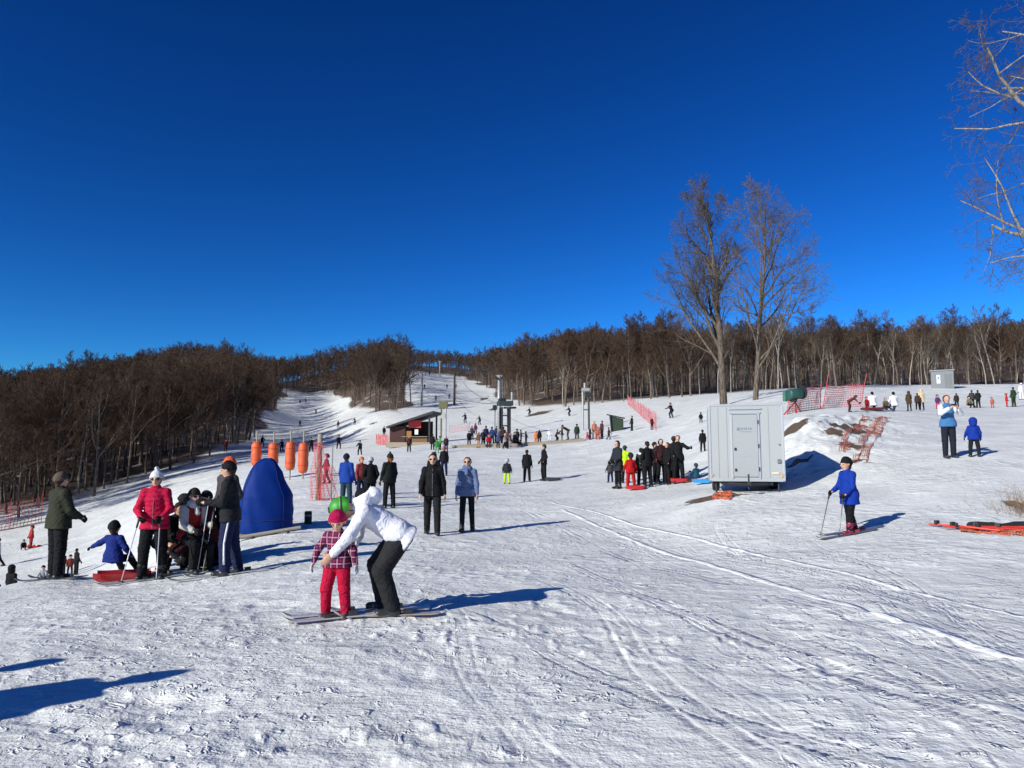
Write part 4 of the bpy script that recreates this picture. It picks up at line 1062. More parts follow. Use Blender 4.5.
# two bystanders left of the picture whose shadows cross the snow
for (tx, ty, lab) in ((205, 668, 'bystander in black standing left of the picture, nearer of two shadow casters'), (102, 655, 'bystander in brown standing left of the picture, farther of two shadow casters')):
    tip, _ = hit(tx, ty); Ls = 1.7 / math.tan(R(SUN_EL)); b_ = tip + Vector((sdir.x, sdir.y, 0)) * Ls
    put_person('pockets' if tx > 150 else 'stand', Vector((b_.x, b_.y, T(b_.x, b_.y))), 120, 1.74, lab, jacket=BLK if tx > 150 else (.06, .04, .03), hat='beanie')

# skis, poles, sledges of the near people ------------------------------------------------
def ski_pair(loc, ang, h, key, L, col, l1, l2, bind=(.03, .03, .03)):
    J = PERS[key][1]
    for n, lab in (('a', l1), ('b', l2)):
        q = joint(loc, ang, h, J['an' + n]); q = Vector((q.x, q.y, 0))
        ga = ang + (3 if n == 'a' else -3)
        d = Matrix.Rotation(R(ga), 3, 'Z') @ Vector((0, -1, 0))
        tt = np.linspace(-.45 * L, .55 * L, 9); zz = terrain(q.x + d.x * tt, q.y + d.y * tt, True); k_, c_ = np.polyfit(tt, zz, 1)
        z0 = c_ + float(np.max(zz - (k_ * tt + c_))) * .8
        put_ski((q.x, q.y, z0 + .004), ga, L, col, lab, slope=-math.degrees(math.atan(k_)), bind=bind)
ski_pair(pch, -72, hC, 'child', .92, (.45, .42, .40), 'short grey ski under the plaid jacket child, farther one', 'short grey ski under the plaid jacket child, nearer one')
ski_pair(pa, -78, hA, 'helper', 1.05, (.38, .30, .24), 'ski under the white jacketed helper, farther one', 'ski under the white jacketed helper, nearer one')
ski_pair(p3, -60, h3, 'redwoman', 1.5, (.35, .35, .37), 'ski under the woman in fuchsia, farther of her pair', 'ski under the woman in fuchsia, nearer of her pair')
ski_pair(p4, -82, h4, 'navy', 1.5, (.30, .32, .34), 'ski under the skier in navy trousers, farther of the pair', 'ski under the skier in navy trousers, nearer of the pair')
ski_pair(p8, -78, 1.38, 'blueboy', 1.25, (.10, .10, .12), 'dark ski under the boy in royal blue, farther of the pair', 'dark ski under the boy in royal blue, nearer of the pair', bind=(.35, .03, .05))
ski_pair(p5, -78, 1.7, 'olive', .95, (.10, .11, .10), 'dull dark ski beneath the man in olive, farther of the pair', 'dull dark ski beneath the man in olive, nearer of the pair')
J3 = PERS['redwoman'][1]
for n, dx, dy, lab in (('b', -.22, -.05, 'ski pole in the right hand of the woman in fuchsia'), ('a', .10, -.25, 'ski pole in the left hand of the woman in fuchsia')):
    t_ = joint(p3, 12, h3, J3['wr' + n]) + Vector((0, -.05, -.03)); b_ = Vector((t_.x + dx, t_.y + dy, 0)); b_.z = T(b_.x, b_.y) - .02
    put_pole(t_, b_, (.55, .55, .57), lab)
J8 = PERS['blueboy'][1]
for n, dx, dy, lab in (('b', -.26, -.12, 'ski pole held in front by the boy in royal blue, nearer one'), ('a', -.10, .02, 'ski pole held in front by the boy in royal blue, farther one')):
    t_ = joint(p8, -78, 1.38, J8['wr' + n]) + Vector((-.05, -.01, -.01)); b_ = Vector((t_.x + dx, t_.y + dy, 0)); b_.z = T(b_.x, b_.y) - .02
    put_pole(t_, b_, (.12, .12, .13), lab)
t_ = joint(pv, 55, 1.66, jv['wrb']) + Vector((.10, -.1, .12)); b_ = hit(197, 574)[0]; t_ = Vector((b_.x + .13, b_.y + .05, b_.z + 1.22))
put_pole(t_, b_, (.62, .62, .60), 'pale ski pole standing upright before the person in red waistcoat', basket=(.55, .60, .03))
t2 = Vector((b_.x + .20, b_.y + .12, b_.z + 1.12)); b2 = Vector((b_.x + .05, b_.y + .1, b_.z + .02))
put_pole(t2, b2, (.45, .45, .45), 'grey ski pole right behind the pale upright one', basket=(.60, .62, .03))

def sledge(loc, ang, col, label, L=.95, W=.45, H_=.14, tilt=(0, 0), group=None, name='sledge'):
    mb = MB(); rings = []
    n = 14
    for i in range(n + 1):
        t = i / n; y = (t - .5) * L; wv = W / 2 * (1 - .25 * abs(2 * t - 1) ** 4); fl = .05 + .10 * max(0, (t - .8) / .2) ** 2 + .05 * max(0, (.15 - t) / .15) ** 2
        prof = [(-wv, H_ + fl * .2), (-wv * .93, H_ + fl * .2 + .012), (-wv * .80, .045 + fl * .6), (-wv * .2, .03 + fl * .6), (wv * .2, .03 + fl * .6), (wv * .80, .045 + fl * .6), (wv * .93, H_ + fl * .2 + .012), (wv, H_ + fl * .2), (wv * .82, fl * .6), (wv * .3, fl * .6 + .01), (-wv * .3, fl * .6 + .01), (-wv * .82, fl * .6)]
        rings.append([(x, -y, z) for x, z in prof])
    mb.loft(rings)
    o = mb.build(name, simple('sledge_plastic', col, .32, coat=.3), None, smooth=False)
    o.location = loc; o.rotation_euler = (R(tilt[0]), R(tilt[1]), R(ang)); tag(o, label, 'sledge', group)
    r = MB(); r.path([(-W * .28, -L * .46, H_ * .9), (-W * .15, -L * .56, H_ * .5), (W * .15, -L * .56, H_ * .5), (W * .28, -L * .46, H_ * .9)], .007, 6); r.build('pull_cord', simple('cord', (.05, .05, .05), .8), o)
    return o
sledge(pS + Vector((.22, -.05, .02)), 172 - 65, (.30, .01, .01), 'red plastic sledge under the child in blue jacket', L=.85, W=.45)
q, _ = place(216, 548, 13.2); sledge(q + Vector((0, 0, .22)), 30, (.10, .008, .012), 'maroon sledge propped up behind the seated skiers', L=.9, W=.5, tilt=(60, 10))
q, _ = hit(163, 570); q = atD(150, 13.0)
# ------------------------------------------------------------------ trailer
WHITE = simple('white_panel', (.37, .385, .385), .42, bump=.05, bs=3, var=.03)
WHITE2 = simple('white_panel_door', (.335, .35, .355), .45, bump=.05, bs=3, var=.04)
ALU = simple('aluminium_edge', (.50, .51, .52), .35, metal=.4, var=.06)
DARK = simple('dark_metal', (.03, .03, .032), .5, metal=.3)
RUB = simple('rubber', (.015, .015, .015), .8)
GREY = simple('grey_marking', (.20, .22, .26), .5)
def trailer():
    D = 19.5; rx = ray(745.5, 460)[0]; c = atD(746.5, D); ang = R(-13.8)
    z0 = T(c.x, c.y) + .0
    t = empty('box_trailer', (c.x, c.y, z0), ang, label='white box trailer with a door parked on bare ground beside the snow bank', cat='trailer')
    W, Dp, Hh, b0 = 1.88, 2.7, 2.02, .28
    MB().box((0, Dp / 2, b0 + Hh / 2), (W, Dp, Hh)).build('body', WHITE, t, bevel=.018, seg=3)
    # edge profiles
    for sx in (-1, 1):
        MB().box((sx * (W / 2 - .025), -.006, b0 + Hh / 2), (.05, .02, Hh - .05)).build('corner_profile', ALU, t, bevel=.006)
    MB().box((0, -.006, b0 + Hh - .025), (W - .1, .02, .045)).build('roof_profile', ALU, t, bevel=.006)
    MB().box((0, -.006, b0 + .035), (W - .1, .022, .07)).build('sill_profile', ALU, t, bevel=.006)
    for x in (-.70, -.48, .56): MB().box((x, -.005, b0 + Hh / 2), (.012, .006, Hh - .16)).build('panel_joint', simple('joint', (.30, .31, .32), .5), t)
    # door
    dx, dw, dh, dz = -.02, .62, 1.62, b0 + .12
    d = MB().box((dx, -.018, dz + dh / 2), (dw, .03, dh)).build('door', WHITE2, t, bevel=.008)
    fr = MB(); 
    for x in (-dw / 2 - .03, dw / 2 + .03): fr.box((dx + x, -.014, dz + dh / 2), (.045, .03, dh + .1))
    fr.build('door_frame', ALU, t, bevel=.005)
    MB().box((dx, -.014, dz + dh + .04), (dw + .16, .03, .045)).build('door_lintel', ALU, t, bevel=.005)
    MB().box((dx, -.02, b0 + Hh - .13), (.82, .03, .035)).build('rain_gutter', ALU, t, bevel=.006)
    MB().box((dx + .01, -.036, dz + .55), (.46, .008, .012)).build('door_rib', ALU, d)
    for z in (.18, .72):
        h = MB().box((dx - dw / 2 + .05, -.045, dz + z), (.05, .03, .07)).build('latch', DARK, d, bevel=.006)
    for z in (.2, .8, 1.42): MB().tube((dx + dw / 2 + .012, -.045, dz + z - .05), (dx + dw / 2 + .012, -.045, dz + z + .05), .014).build('hinge', DARK, d)
    # faded lettering block and logo on the door
    lg = MB(); lg.path([(dx - .17, -.035, dz + 1.24), (dx - .17, -.040, dz + 1.24)], [.045, .045], 14)
    for i, (x, w_) in enumerate(((-.08, .05), (-.02, .03), (.03, .045), (.09, .03), (.14, .05))): lg.box((dx + x, -.036, dz + 1.25), (w_ * .8, .006, .055))
    lg.build('logo', GREY, d)
    MB().box((dx + .02, -.036, dz + 1.17), (.26, .006, .012)).build('logo_underline', GREY, d)
    # right-hand fittings
    v = MB().box((.80, -.018, b0 + .52), (.085, .02, .10)).build('vent', DARK, t, bevel=.004)
    for z in (-.03, 0, .03): MB().box((.80, -.032, b0 + .52 + z), (.075, .01, .012)).build('louvre', ALU, v)
    MB().box((.70, -.016, b0 + .22), (.18, .008, .06)).build('sticker', simple('sticker', (.62, .55, .40), .5), t)
    MB().box((.87, -.018, b0 + .16), (.06, .016, .09)).build('lamp', simple('amber_lamp', (.55, .30, .12), .3), t, bevel=.006)
    MB().box((-.87, -.018, b0 + .16), (.06, .016, .05)).build('lamp', simple('amber_lamp', (.55, .30, .12), .3), t, bevel=.006)
    for z in (.95, .5): MB().tube((.82, -.03, b0 + z), (.82, -.005, b0 + z), .016, n=10).build('bolt', DARK, t)
    # chassis, wheels and drawbar
    ch = MB()
    for x in (-.6, .6): ch.box((x, Dp / 2, b0 - .05), (.07, Dp - .1, .09))
    for y in (.12, 1.2, 2.5): ch.box((0, y, b0 - .052), (1.2, .07, .06))
    ch.build('chassis', DARK, t, bevel=.006)
    MB().path([(-.55, .05, b0 - .06), (0, -.62, b0 - .06), (.55, .05, b0 - .06)], .035, 8).build('drawbar', DARK, t)
    cp = MB().box((0, -.68, b0 - .03), (.09, .2, .09)).build('hitch_coupling', DARK, t, bevel=.01)
    MB().path([(0, -.5, b0 + .2), (0, -.5, b0 - .18)], .022, 8).build('jockey_post', DARK, t)
    for sx in (-1, 1):
        w_ = MB().path([(sx * .66, 1.35, .24), (sx * .68, 1.35, .24), (sx * .84, 1.35, .24), (sx * .86, 1.35, .24)], [.20, .25, .25, .20], 24).build('wheel', RUB, t, smooth=False)
        MB().path([(sx * .865, 1.35, .24), (sx * .87, 1.35, .24)], [.13, .11], 16).build('rim', ALU, w_)
        MB().path([(sx * .78, .12, b0), (sx * .78, .12, -.02)], .025, 8).build('prop_leg', DARK, t)
    # snow left on the roof
    sn = MB(); rings = []
    for i in range(9):
        y = .1 + i * (Dp - .2) / 8; rings.append([(x, y, b0 + Hh + .002 + (.035 + .02 * vnoise(np.array([x * 3]), np.array([y * 3]))[0]) * max(0, 1 - (abs(x) / .93) ** 4) * (1 if 0 < i < 8 else 0)) for x in np.linspace(-.92, .92, 13)])
    sn.loft(rings, cap=False, closed=False)
    o = sn.build('roof_snow', simple('old_snow', (.8, .81, .82), .7, bump=.3, bs=20), t, smooth=True)
trailer()

# ------------------------------------------------------------------ blue weather cover of the small lift drive
BLUE = simple('blue_tarpaulin', (.0015, .024, .18), .6, bump=.8, bs=4, var=.25, spec=.12)
def cover():
    D = 16.6; c = atD(268.5, D); s = D / F
    t = empty('lift_drive_cover', (c.x, c.y, T(c.x, c.y)), R(18), label='tall dome shaped blue tarpaulin cover beside the skiers', cat='tarpaulin cover')
    prof = [(0, -25.5, 24.5), (23, -25, 25), (36, -24, 24), (43, -22.5, 20.5), (53, -19.5, 15.5), (60, -16.5, 13.5), (65, -13.5, 10.5), (69, -10.5, 8), (71.8, -7, 5.5), (73, -3, 2.5)]
    rings = []; n = 56
    zz = np.linspace(0, 73, 46)
    for z in zz:
        xl = np.interp(z, [p[0] for p in prof], [p[1] for p in prof]) * s; xr = np.interp(z, [p[0] for p in prof], [p[2] for p in prof]) * s
        cx, hx = (xl + xr) / 2, (xr - xl) / 2; hy = hx * .72
        ring = []
        for k in range(n):
            a = 2 * math.pi * k / n; e = .75
            px_ = math.copysign(abs(math.cos(a)) ** e, math.cos(a)); py_ = math.copysign(abs(math.sin(a)) ** e, math.sin(a))
            f = 1 + .055 * abs(math.sin(a * 3.5 + z * .03)) * (1 - z / 95) + .022 * math.sin(a * 9 + z * .16) * (z / 73) + .018 * math.sin(a * 13 + 1.3 + z * .11) * (1 - z / 73) + .012 * math.sin(z * .35 + a * 3)
            ring.append((cx + hx * px_ * f, hy * py_ * f, z * s + .012 * math.sin(a * 4)))
        rings.append(ring)
    MB().loft(rings).build('tarpaulin', BLUE, t, smooth=True)
    for k in (4, 18, 33, 47):
        MB().path([Vector(r_[k]) * 1.004 for r_ in rings[:-2]], .007, 5).build('seam', simple('blue_seam', (.001, .012, .09), .7), t)
    fr = MB()
    for y in (-.42, .42): fr.box((.10, y, -.03), (1.45, .09, .09))
    fr2 = fr.build('skid_frame', simple('weathered_wood', (.28, .25, .20), .8, bump=.4), t, bevel=.008)
    rope = MB(); 
    ring = rings[8]; rope.path([Vector(p) * 1.0 + Vector((p[0] * .02, p[1] * .02, 0)) for p in ring] + [Vector(ring[0]) * 1.0 + Vector((ring[0][0] * .02, ring[0][1] * .02, 0))], .006, 6); rope.build('tie_rope', simple('rope', (.02, .03, .08), .8), t)
cover()
q = hit(308, 524)[0]; o = MB().path([q - Vector((0, 0, .1)), q + Vector((0, 0, .27)), q + Vector((0, 0, .29))], [.085, .085, .07], 16).build('bollard', RUB, smooth=False)
MB().path([q + Vector((0, 0, .18)), q + Vector((0, 0, .21))], .088, 16).build('band', GREY, o); tag(o, 'short black bollard just right of the blue tarpaulin cover', 'bollard')
a_ = atD(240, 16.0); b_ = atD(303, 16.3)
o = MB().path([a_ + Vector((0, 0, .10)), b_ + Vector((0, 0, .12))], .035, 8).build('rail', simple('weathered_wood', (.28, .25, .20), .8, bump=.4)); tag(o, 'grey wooden rail lying along the foot of the blue cover', 'rail')
MB().path([a_.lerp(b_, .25) + Vector((0, 0, .10)), a_.lerp(b_, .25) - Vector((0, 0, .1))], .03, 6).build('support', DARK, o)
MB().path([a_.lerp(b_, .8) + Vector((0, 0, .10)), a_.lerp(b_, .8) - Vector((0, 0, .1))], .03, 6).build('support', DARK, o)

# ------------------------------------------------------------------ padded posts, net post
ORG = simple('orange_padding', (.62, .095, .022), .55, bump=.25, bs=8, var=.15)
PW = simple('post_wood', (.30, .26, .19), .85, bump=.5, bs=12)
def padded(px, py0, py1, D, lab, ang=0):
    c = atD(px, D); s = D / F; r = 5.0 * s; z1 = (py1 - py0) * s; zb = CAMH + ray(px, py1)[1] * D
    t = empty('padded_post', (c.x, c.y, zb), 0, label=lab, cat='padded post', group='orange padded posts of the beginners lift')
    MB().path([(0, 0, c.z - zb - .2), (.01, 0, z1 + .62)], .045, 8).build('post', PW, t)
    pr = []
    for i in range(13):
        u = i / 12; rr = r * (1 + .05 * math.sin(u * 19 + px)) * (.62 if i in (0, 12) else (.92 if i in (1, 11) else 1)); pr.append(((0, 0, u * z1), rr))
    pd = MB().path([p for p, _ in pr], [q for _, q in pr], 18).build('padding', ORG, t, smooth=True)
    for u in (.25, .75): MB().path([(0, 0, u * z1 - .02), (0, 0, u * z1 + .02)], r * 1.03, 18).build('strap', simple('strap', (.35, .06, .02), .7), pd)
padded(256.5, 442, 466, 42, 'orange padded post left of the group, leftmost behind the blue cover')
padded(273.5, 443, 467, 42, 'orange padded post rising behind the top of the blue cover')
padded(290.5, 442, 470, 40, 'orange padded post first to the right of the blue cover')
padded(303.5, 443, 473, 39, 'orange padded post nearest the wooden net post')

NETM = simple('red_net', (.62, .10, .10), .7, var=.2)
NETO = simple('orange_net', (.60, .15, .07), .7, var=.25)
def net_mesh(P, nu, nv, r=.006, keep=None):
    """P(u,v) -> Vector; a net of real cords"""
    mb = MB(); G = [[P(i / nu, j / nv) for j in range(nv + 1)] for i in range(nu + 1)]
    def strip(a, b):
        d = (b - a); 
        if d.length < 1e-5: return
        d.normalize(); s_ = d.cross(Vector((0, 0, 1)) if abs(d.z) < .9 else Vector((1, 0, 0))).normalized() * r; t_ = d.cross(s_).normalized() * r
        mb.add([a + s_, a - s_ * .5 + t_, a - s_ * .5 - t_, b + s_, b - s_ * .5 + t_, b - s_ * .5 - t_], [(0, 1, 4, 3), (1, 2, 5, 4), (2, 0, 3, 5)])
    for i in range(nu + 1):
        for j in range(nv + 1):
            if keep and not keep(i, j): continue
            if i < nu: strip(G[i][j], G[i + 1][j])
            if j < nv: strip(G[i][j], G[i][j + 1])
    return mb
def fence_net(points, Hh, lab, mat=NETM, cell=.12, r=.006, post_h=None, lean=0, sag=.08, cat='safety net', pole=None):
    pts = [Vector(p) for p in points]
    L = sum((pts[i + 1] - pts[i]).length for i in range(len(pts) - 1))
    o0 = pts[0].copy(); t = empty('safety_net', o0, 0, label=lab, cat=cat)
    def along(u):
        d = u * L
        for i in range(len(pts) - 1):
            l = (pts[i + 1] - pts[i]).length
            if d <= l or i == len(pts) - 2: return pts[i].lerp(pts[i + 1], min(1, d / l)) - o0
            d -= l
    sd = random.random() * 10
    def P(u, v):
        p = along(u); n = vnoise(np.array([u * L * .8 + sd]), np.array([v * 2.]))[0]; m = vnoise(np.array([u * L * 2 + sd]), np.array([v * 3. + 9]))[0]
        return p + Vector((lean * v * Hh + .07 * m, .12 * n, v * Hh * (1 - sag * abs(math.sin(u * L * 1.3))) + .02))
    nu = min(int(L / cell), 160); nv = max(4, int(Hh / cell))
    net_mesh(P, nu, nv, r).build('netting', mat, t)
    k = max(2, int(L / 1.9) + 1); 
    for i in range(k):
        p = along(i / (k - 1)); ph = post_h or Hh * 1.12
        MB().path([p - Vector((0, 0, .15)), p + Vector((lean * ph + random.uniform(-.08, .08), random.uniform(-.05, .05), ph))], .018, 6).build('post', pole or simple('net_pole', (.55, .04, .03), .5), t)
    return t
# wooden net post at the end of the beginners lift with its gathered nets
c, D = hit(318, 500)
o = MB().path([c - Vector((0, 0, .3)), c + Vector((.02, 0, 2.3))], [.10, .085], 10).build('wooden_post', PW, smooth=True); tag(o, 'thick wooden post with gathered red nets hanging on it', 'post')
MB().path([c + Vector((.0, 0, 2.3)), c + Vector((.02, 0, 2.33))], [.09, .05], 10).build('cap', PW, o)
for dx, h0, hw_, lab, dn in ((.0, 2.0, .22, 'gathered red net hanging straight down the thick wooden post', .0), (.42, 1.15, .30, 'crumpled red net heaped right of the thick wooden post', .1)):
    cc = c + Vector((dx, -.18 - dn, 0))
    def P(u, v, h0=h0, hw_=hw_): return Vector(((u - .5) * 2 * hw_ * (1.25 - .7 * v) + .06 * math.sin(v * 9 + u * 14), .10 * math.sin(u * 17 + v * 4), v * h0))
    t = empty('safety_net', cc, 0, label=lab, cat='safety net'); net_mesh(P, 15, 20, .0055).build('netting', NETM, t)
    if dx: MB().path([(.1, 0, -.1), (.12, 0, 1.9)], .022, 6).build('post', simple('net_pole_grey', (.25, .24, .22), .6), t)

# nets elsewhere
def hitpts(l): return [hit(*p)[0] for p in l]
fence_net([atD(-60, 53), atD(-20, 54), atD(15, 55), atD(46, 57)], 2.0, 'long dark red net along the foot of the left wood', simple('dark_red_net', (.22, .03, .025), .7), cell=.25, r=.02)
fence_net(hitpts([(628, 405), (640, 415), (656, 431)]), 1.3, 'pink red net fence running down the slope right of the lift', simple('pink_net', (.55, .20, .22), .8), cell=.25, r=.008)
fence_net(hitpts([(376, 444), (388, 446)]), 1.2, 'short pink net at the left wall of the lift hut', NETM, cell=.2, r=.010)
fence_net(hitpts([(450, 433), (470, 430)]), 1.0, 'short pink net by the queue under the lift', NETM, cell=.22, r=.011)
fence_net([atD(788, 41), atD(803, 42), atD(822, 43)], 1.3, 'red net fence along the crest just right of the snow cannon', NETM, cell=.13, r=.014, lean=.1)
fence_net([atD(824, 43), atD(842, 44), atD(862, 44)], 1.35, 'leaning red net fence with tall poles along the crest above the bank', NETM, cell=.13, r=.012, post_h=2.0, lean=.25)
def ground_net(px_list, mat, lab, r=.012, hgt=.14, nu=40, nv=30, gap=None):
    """crumpled net lying over the snow between four ground points"""
    A, B_, C_, D_ = [Vector((p.x, p.y, 0)) for p in hitpts(px_list)]
    o0 = Vector((A.x, A.y, T(A.x, A.y)))
    def P(u, v):
        w_ = .10 * math.sin(v * 13 + u * 4); p = A.lerp(B_, u).lerp(D_.lerp(C_, u), v) + Vector((w_ * .6 + .05 * math.sin(u * 23), w_, 0))
        z = float(terrain([p.x], [p.y], True)[0]) + .015 + hgt * max(0, vnoise(np.array([p.x * 2.2]), np.array([p.y * 2.2]), 4)[0] + .15) + .03 * vnoise(np.array([p.x * 9]), np.array([p.y * 9]), 5)[0]
        return Vector((p.x, p.y, z)) - o0
    t = empty('fallen_net', o0, 0, label=lab, cat='safety net'); net_mesh(P, nu, nv, r, (lambda i, j: vnoise(np.array([i / 7.0]), np.array([j / 6.0]), 8)[0] > gap) if gap is not None else None).build('netting', mat, t)
    return t, o0
ground_net([(836, 462), (868, 462), (892, 418), (858, 417)], simple('faded_red_net', (.50, .15, .10), .75, var=.25), 'crumpled orange net lying down the rough snow bank', r=.0075, nu=34, nv=46, hgt=.10, gap=-.02)
ground_net([(712, 500), (732, 500), (731, 493), (716, 493)], NETO, 'scrap of orange net on the bare patch before the trailer', r=.014, nu=16, nv=8, hgt=.05)
t, o0 = ground_net([(960, 533), (1060, 540), (1060, 532), (960, 529)], NETO, 'rolled out orange net half buried in snow at the right edge', r=.008, nu=50, nv=7, hgt=.10)
for i, (pa_, pb_, lab) in enumerate((((929, 527), (1000, 534), 'thin red pole lying flat, its tip farthest left of the fallen bundle'), ((945, 530), (1040, 534), 'red pole lying in front of the fallen bundle at the right edge'), ((965, 530), (1060, 532), 'red pole partly under the black mat at right edge'))):
    A, B_ = hit(*pa_)[0], hit(*pb_)[0]
    o = MB().path([A + Vector((0, 0, .05)), A.lerp(B_, .5) + Vector((0, 0, .06)), B_ + Vector((0, 0, .05))], .019, 8).build('fallen_pole', simple('net_pole', (.55, .04, .03), .5)); tag(o, lab, 'pole', 'red poles lying in the snow at right')
    for u in (.12, .35):
        q = A.lerp(B_, u); MB().box(q + Vector((0, 0, .09)), (.09, .05, .07), rz=.4 + i).build('hook', DARK, o, bevel=.01)
A = hit(1000, 528)[0]
mb = MB(); rings = []
for i in range(14):
    x = -.5 + i * .16; rings.append([(x, y, .03 + .05 * math.sin(i * 1.3 + y * 8) * .5 + (.05 if abs(y) < .1 else 0)) for y in (-.14, -.07, 0, .07, .14)] + [(x, y, 0) for y in (.14, 0, -.14)])
o = mb.loft(rings).build('black_mat', RUB, loc=A, rz=.05); tag(o, 'folded black mat lying on the fallen red poles at right', 'mat')

# dry brush at the right edge
def brush(px, py, n, Hh, lab):
    c, D = hit(px, py); rg = random.Random(px); S = []
    for i in range(n):
        a = rg.uniform(0, 6.28); r_ = abs(rg.gauss(0, .28)); b0 = Vector((math.cos(a) * r_, math.sin(a) * r_, -.05)); d = Vector((math.cos(a) * .5, math.sin(a) * .5, 1)).normalized(); p = b0; L = Hh * rg.uniform(.4, 1)
        for k in range(4):
            d = (d + Vector((rg.gauss(0, .2), rg.gauss(0, .2), 0))).normalized(); q = p + d * L / 4; S.append((*p, *q, .0035 * (1 - k * .2), .0035 * (.8 - k * .2)))
            if k: e = (d + Vector((rg.gauss(0, .6), rg.gauss(0, .6), 0))).normalized(); S.append((*q, *(q + e * L * .25), .002, .001))
            p = q
    V, Q = tube_arrays(np.array(S), 3); me = raw_mesh('dry_bush', V, Q, 4, False, [simple('dry_twigs', (.22, .14, .08), .9)])
    o = link('dry_bush', me, None, c); tag(o, lab, 'bush')
if 'tube_arrays' in globals():
    brush(1030, 515, 200, .6, 'dry brown brush at the right edge above the fallen poles')

# ------------------------------------------------------------------ snow cannon, sign cabin, lift hut, pylons
GRN = simple('green_machine', (.02, .075, .065), .45, var=.2)
def cannon():
    c = atD(797, 41); t = empty('snow_cannon', c, R(112), label='dark green snow cannon standing on the crest behind the trailer', cat='snow cannon')
    b = MB(); b.path([(-.5, .4, -.1), (0, 0, .6), (.5, .4, -.1)], .04, 6); b.path([(0, -.5, -.1), (0, 0, .6)], .04, 6); b.build('stand', simple('red_paint', (.4, .03, .03), .5), t)
    MB().path([(0, .45, 1.0), (0, .4, 1.0), (0, -.25, 1.08), (0, -.40, 1.1), (0, -.45, 1.11)], [.24, .30, .29, .28, .25], 20).build('fan_barrel', GRN, t, smooth=True)
    MB().path([(0, .10, .6), (0, .10, .75)], [.16, .2], 10).build('swivel', DARK, t)
    MB().box((.52, .1, .95), (.22, .4, .55)).build('control_cabinet', simple('green_machine_light', (.05, .16, .11), .5), t, bevel=.02)
    rg = MB(); 
    for k in range(12):
        a = k * math.pi / 6; rg.path([(.36 * math.cos(a), -.47, 1.17 + .36 * math.sin(a)), (.36 * math.cos(a), -.58, 1.18 + .36 * math.sin(a))], .018, 5)
    MB().path([(0, -.45, 1.16), (0, -.52, 1.17)], [.39, .39], 20).build('nozzle_ring', DARK, t)
    MB().path([(0, 0, 1.5), (0, 0, 1.75)], .03, 6).build('lifting_eye', DARK, t)
cannon()
def cabin():
    c = atD(946.5, 66); z = c.z
    t = empty('grey_cabin', c, R(-29), label='small grey cabin at the edge of the wood above the crest', cat='cabin')
    s = 66 / F
    GW = simple('grey_boards', (.19, .20, .21), .75, bump=.3, var=.15)
    MB().box((0, .8, .65), (1.75, 1.6, 1.9)).build('wall', GW, t, bevel=.01)
    MB().box((0, .8, 1.63), (1.95, 1.8, .08)).build('roof', simple('cabin_roof', (.28, .29, .30), .6), t, bevel=.01)
    f = MB().box((-.30, -.015, .85), (.28, .03, .75)).build('notice', simple('notice_white', (.75, .76, .78), .5), t)
    MB().box((-.30, -.035, .95), (.16, .01, .25)).build('notice_print', GREY, f)
    MB().box((.45, -.012, .6), (.55, .03, 1.35)).build('door', simple('cabin_door', (.14, .15, .16), .6), t, bevel=.006)
cabin()
RW = simple('dark_red_boards', (.055, .018, .014), .8, bump=.4, var=.3)
TAN = simple('pale_boards', (.30, .25, .19), .8, bump=.3)
def hut():
    c, D = hit(410, 446); D = c.y; s = D / F
    t = empty('lift_hut', (c.x, c.y, c.z), R(-6), label='dark red lift hut with a slanting roof and an open front', cat='hut')
    W = 42 * s; xl, xr = -21 * s, 21 * s; m_ = 3.4
    MB().box((xl + 8 * s, m_ / 2, 10 * s), (16 * s, m_, 20 * s)).build('side_wall', RW, t, bevel=.02)
    MB().box((3 * s, m_ - .1, 13 * s), (26 * s, .14, 26 * s)).build('back_wall', RW, t)
    rf = MB(); rf.add([(xl - 2 * s, -.6, 17.5 * s), (xr + 3 * s, -.6, 32 * s), (xr + 3 * s, m_ + .4, 33 * s), (xl - 2 * s, m_ + .4, 18.5 * s), (xl - 2 * s, -.6, 19.5 * s), (xr + 3 * s, -.6, 34.5 * s), (xr + 3 * s, m_ + .4, 35.5 * s), (xl - 2 * s, m_ + .4, 20.5 * s)],
                      [(0, 1, 2, 3), (4, 5, 6, 7), (0, 1, 5, 4), (1, 2, 6, 5), (2, 3, 7, 6), (3, 0, 4, 7)]); rf.build('roof', simple('dark_roof', (.02, .022, .026), .6), t)
    for x in (xr - 1 * s,):
        MB().box((x, -.3, 15.5 * s), (.16, .16, 33 * s)).build('post', DARK, t)
        MB().box((x, m_ - .2, 15.5 * s), (.16, .16, 33 * s)).build('post', DARK, t)
    MB().box((4 * s, .25, 22 * s), (13 * s, .08, 8 * s)).build('red_board', simple('red_board', (.5, .03, .02), .5), t, bevel=.02)
    cn = MB().box((4.5 * s, .25, 4.5 * s), (25 * s, .12, 9 * s)).build('counter', simple('brown_boards', (.20, .10, .045), .75, bump=.3, var=.3), t, bevel=.02)
    MB().box((4.5 * s, .15, 9.3 * s), (26 * s, .4, .06)).build('counter_top', TAN, cn)
    MB().box((6 * s, .17, 14 * s), (3.5 * s, .05, 5 * s)).build('notice', simple('notice_white', (.75, .76, .78), .5), t)
    MB().box((-3 * s, .2, 9 * s), (8 * s, .14, 12 * s)).build('door', simple('orange_boards', (.30, .13, .03), .7), t, bevel=.02)
    MB().box((0, -.35, .1), (44 * s, 1.3, .5)).build('platform', TAN, t, bevel=.02)
hut()
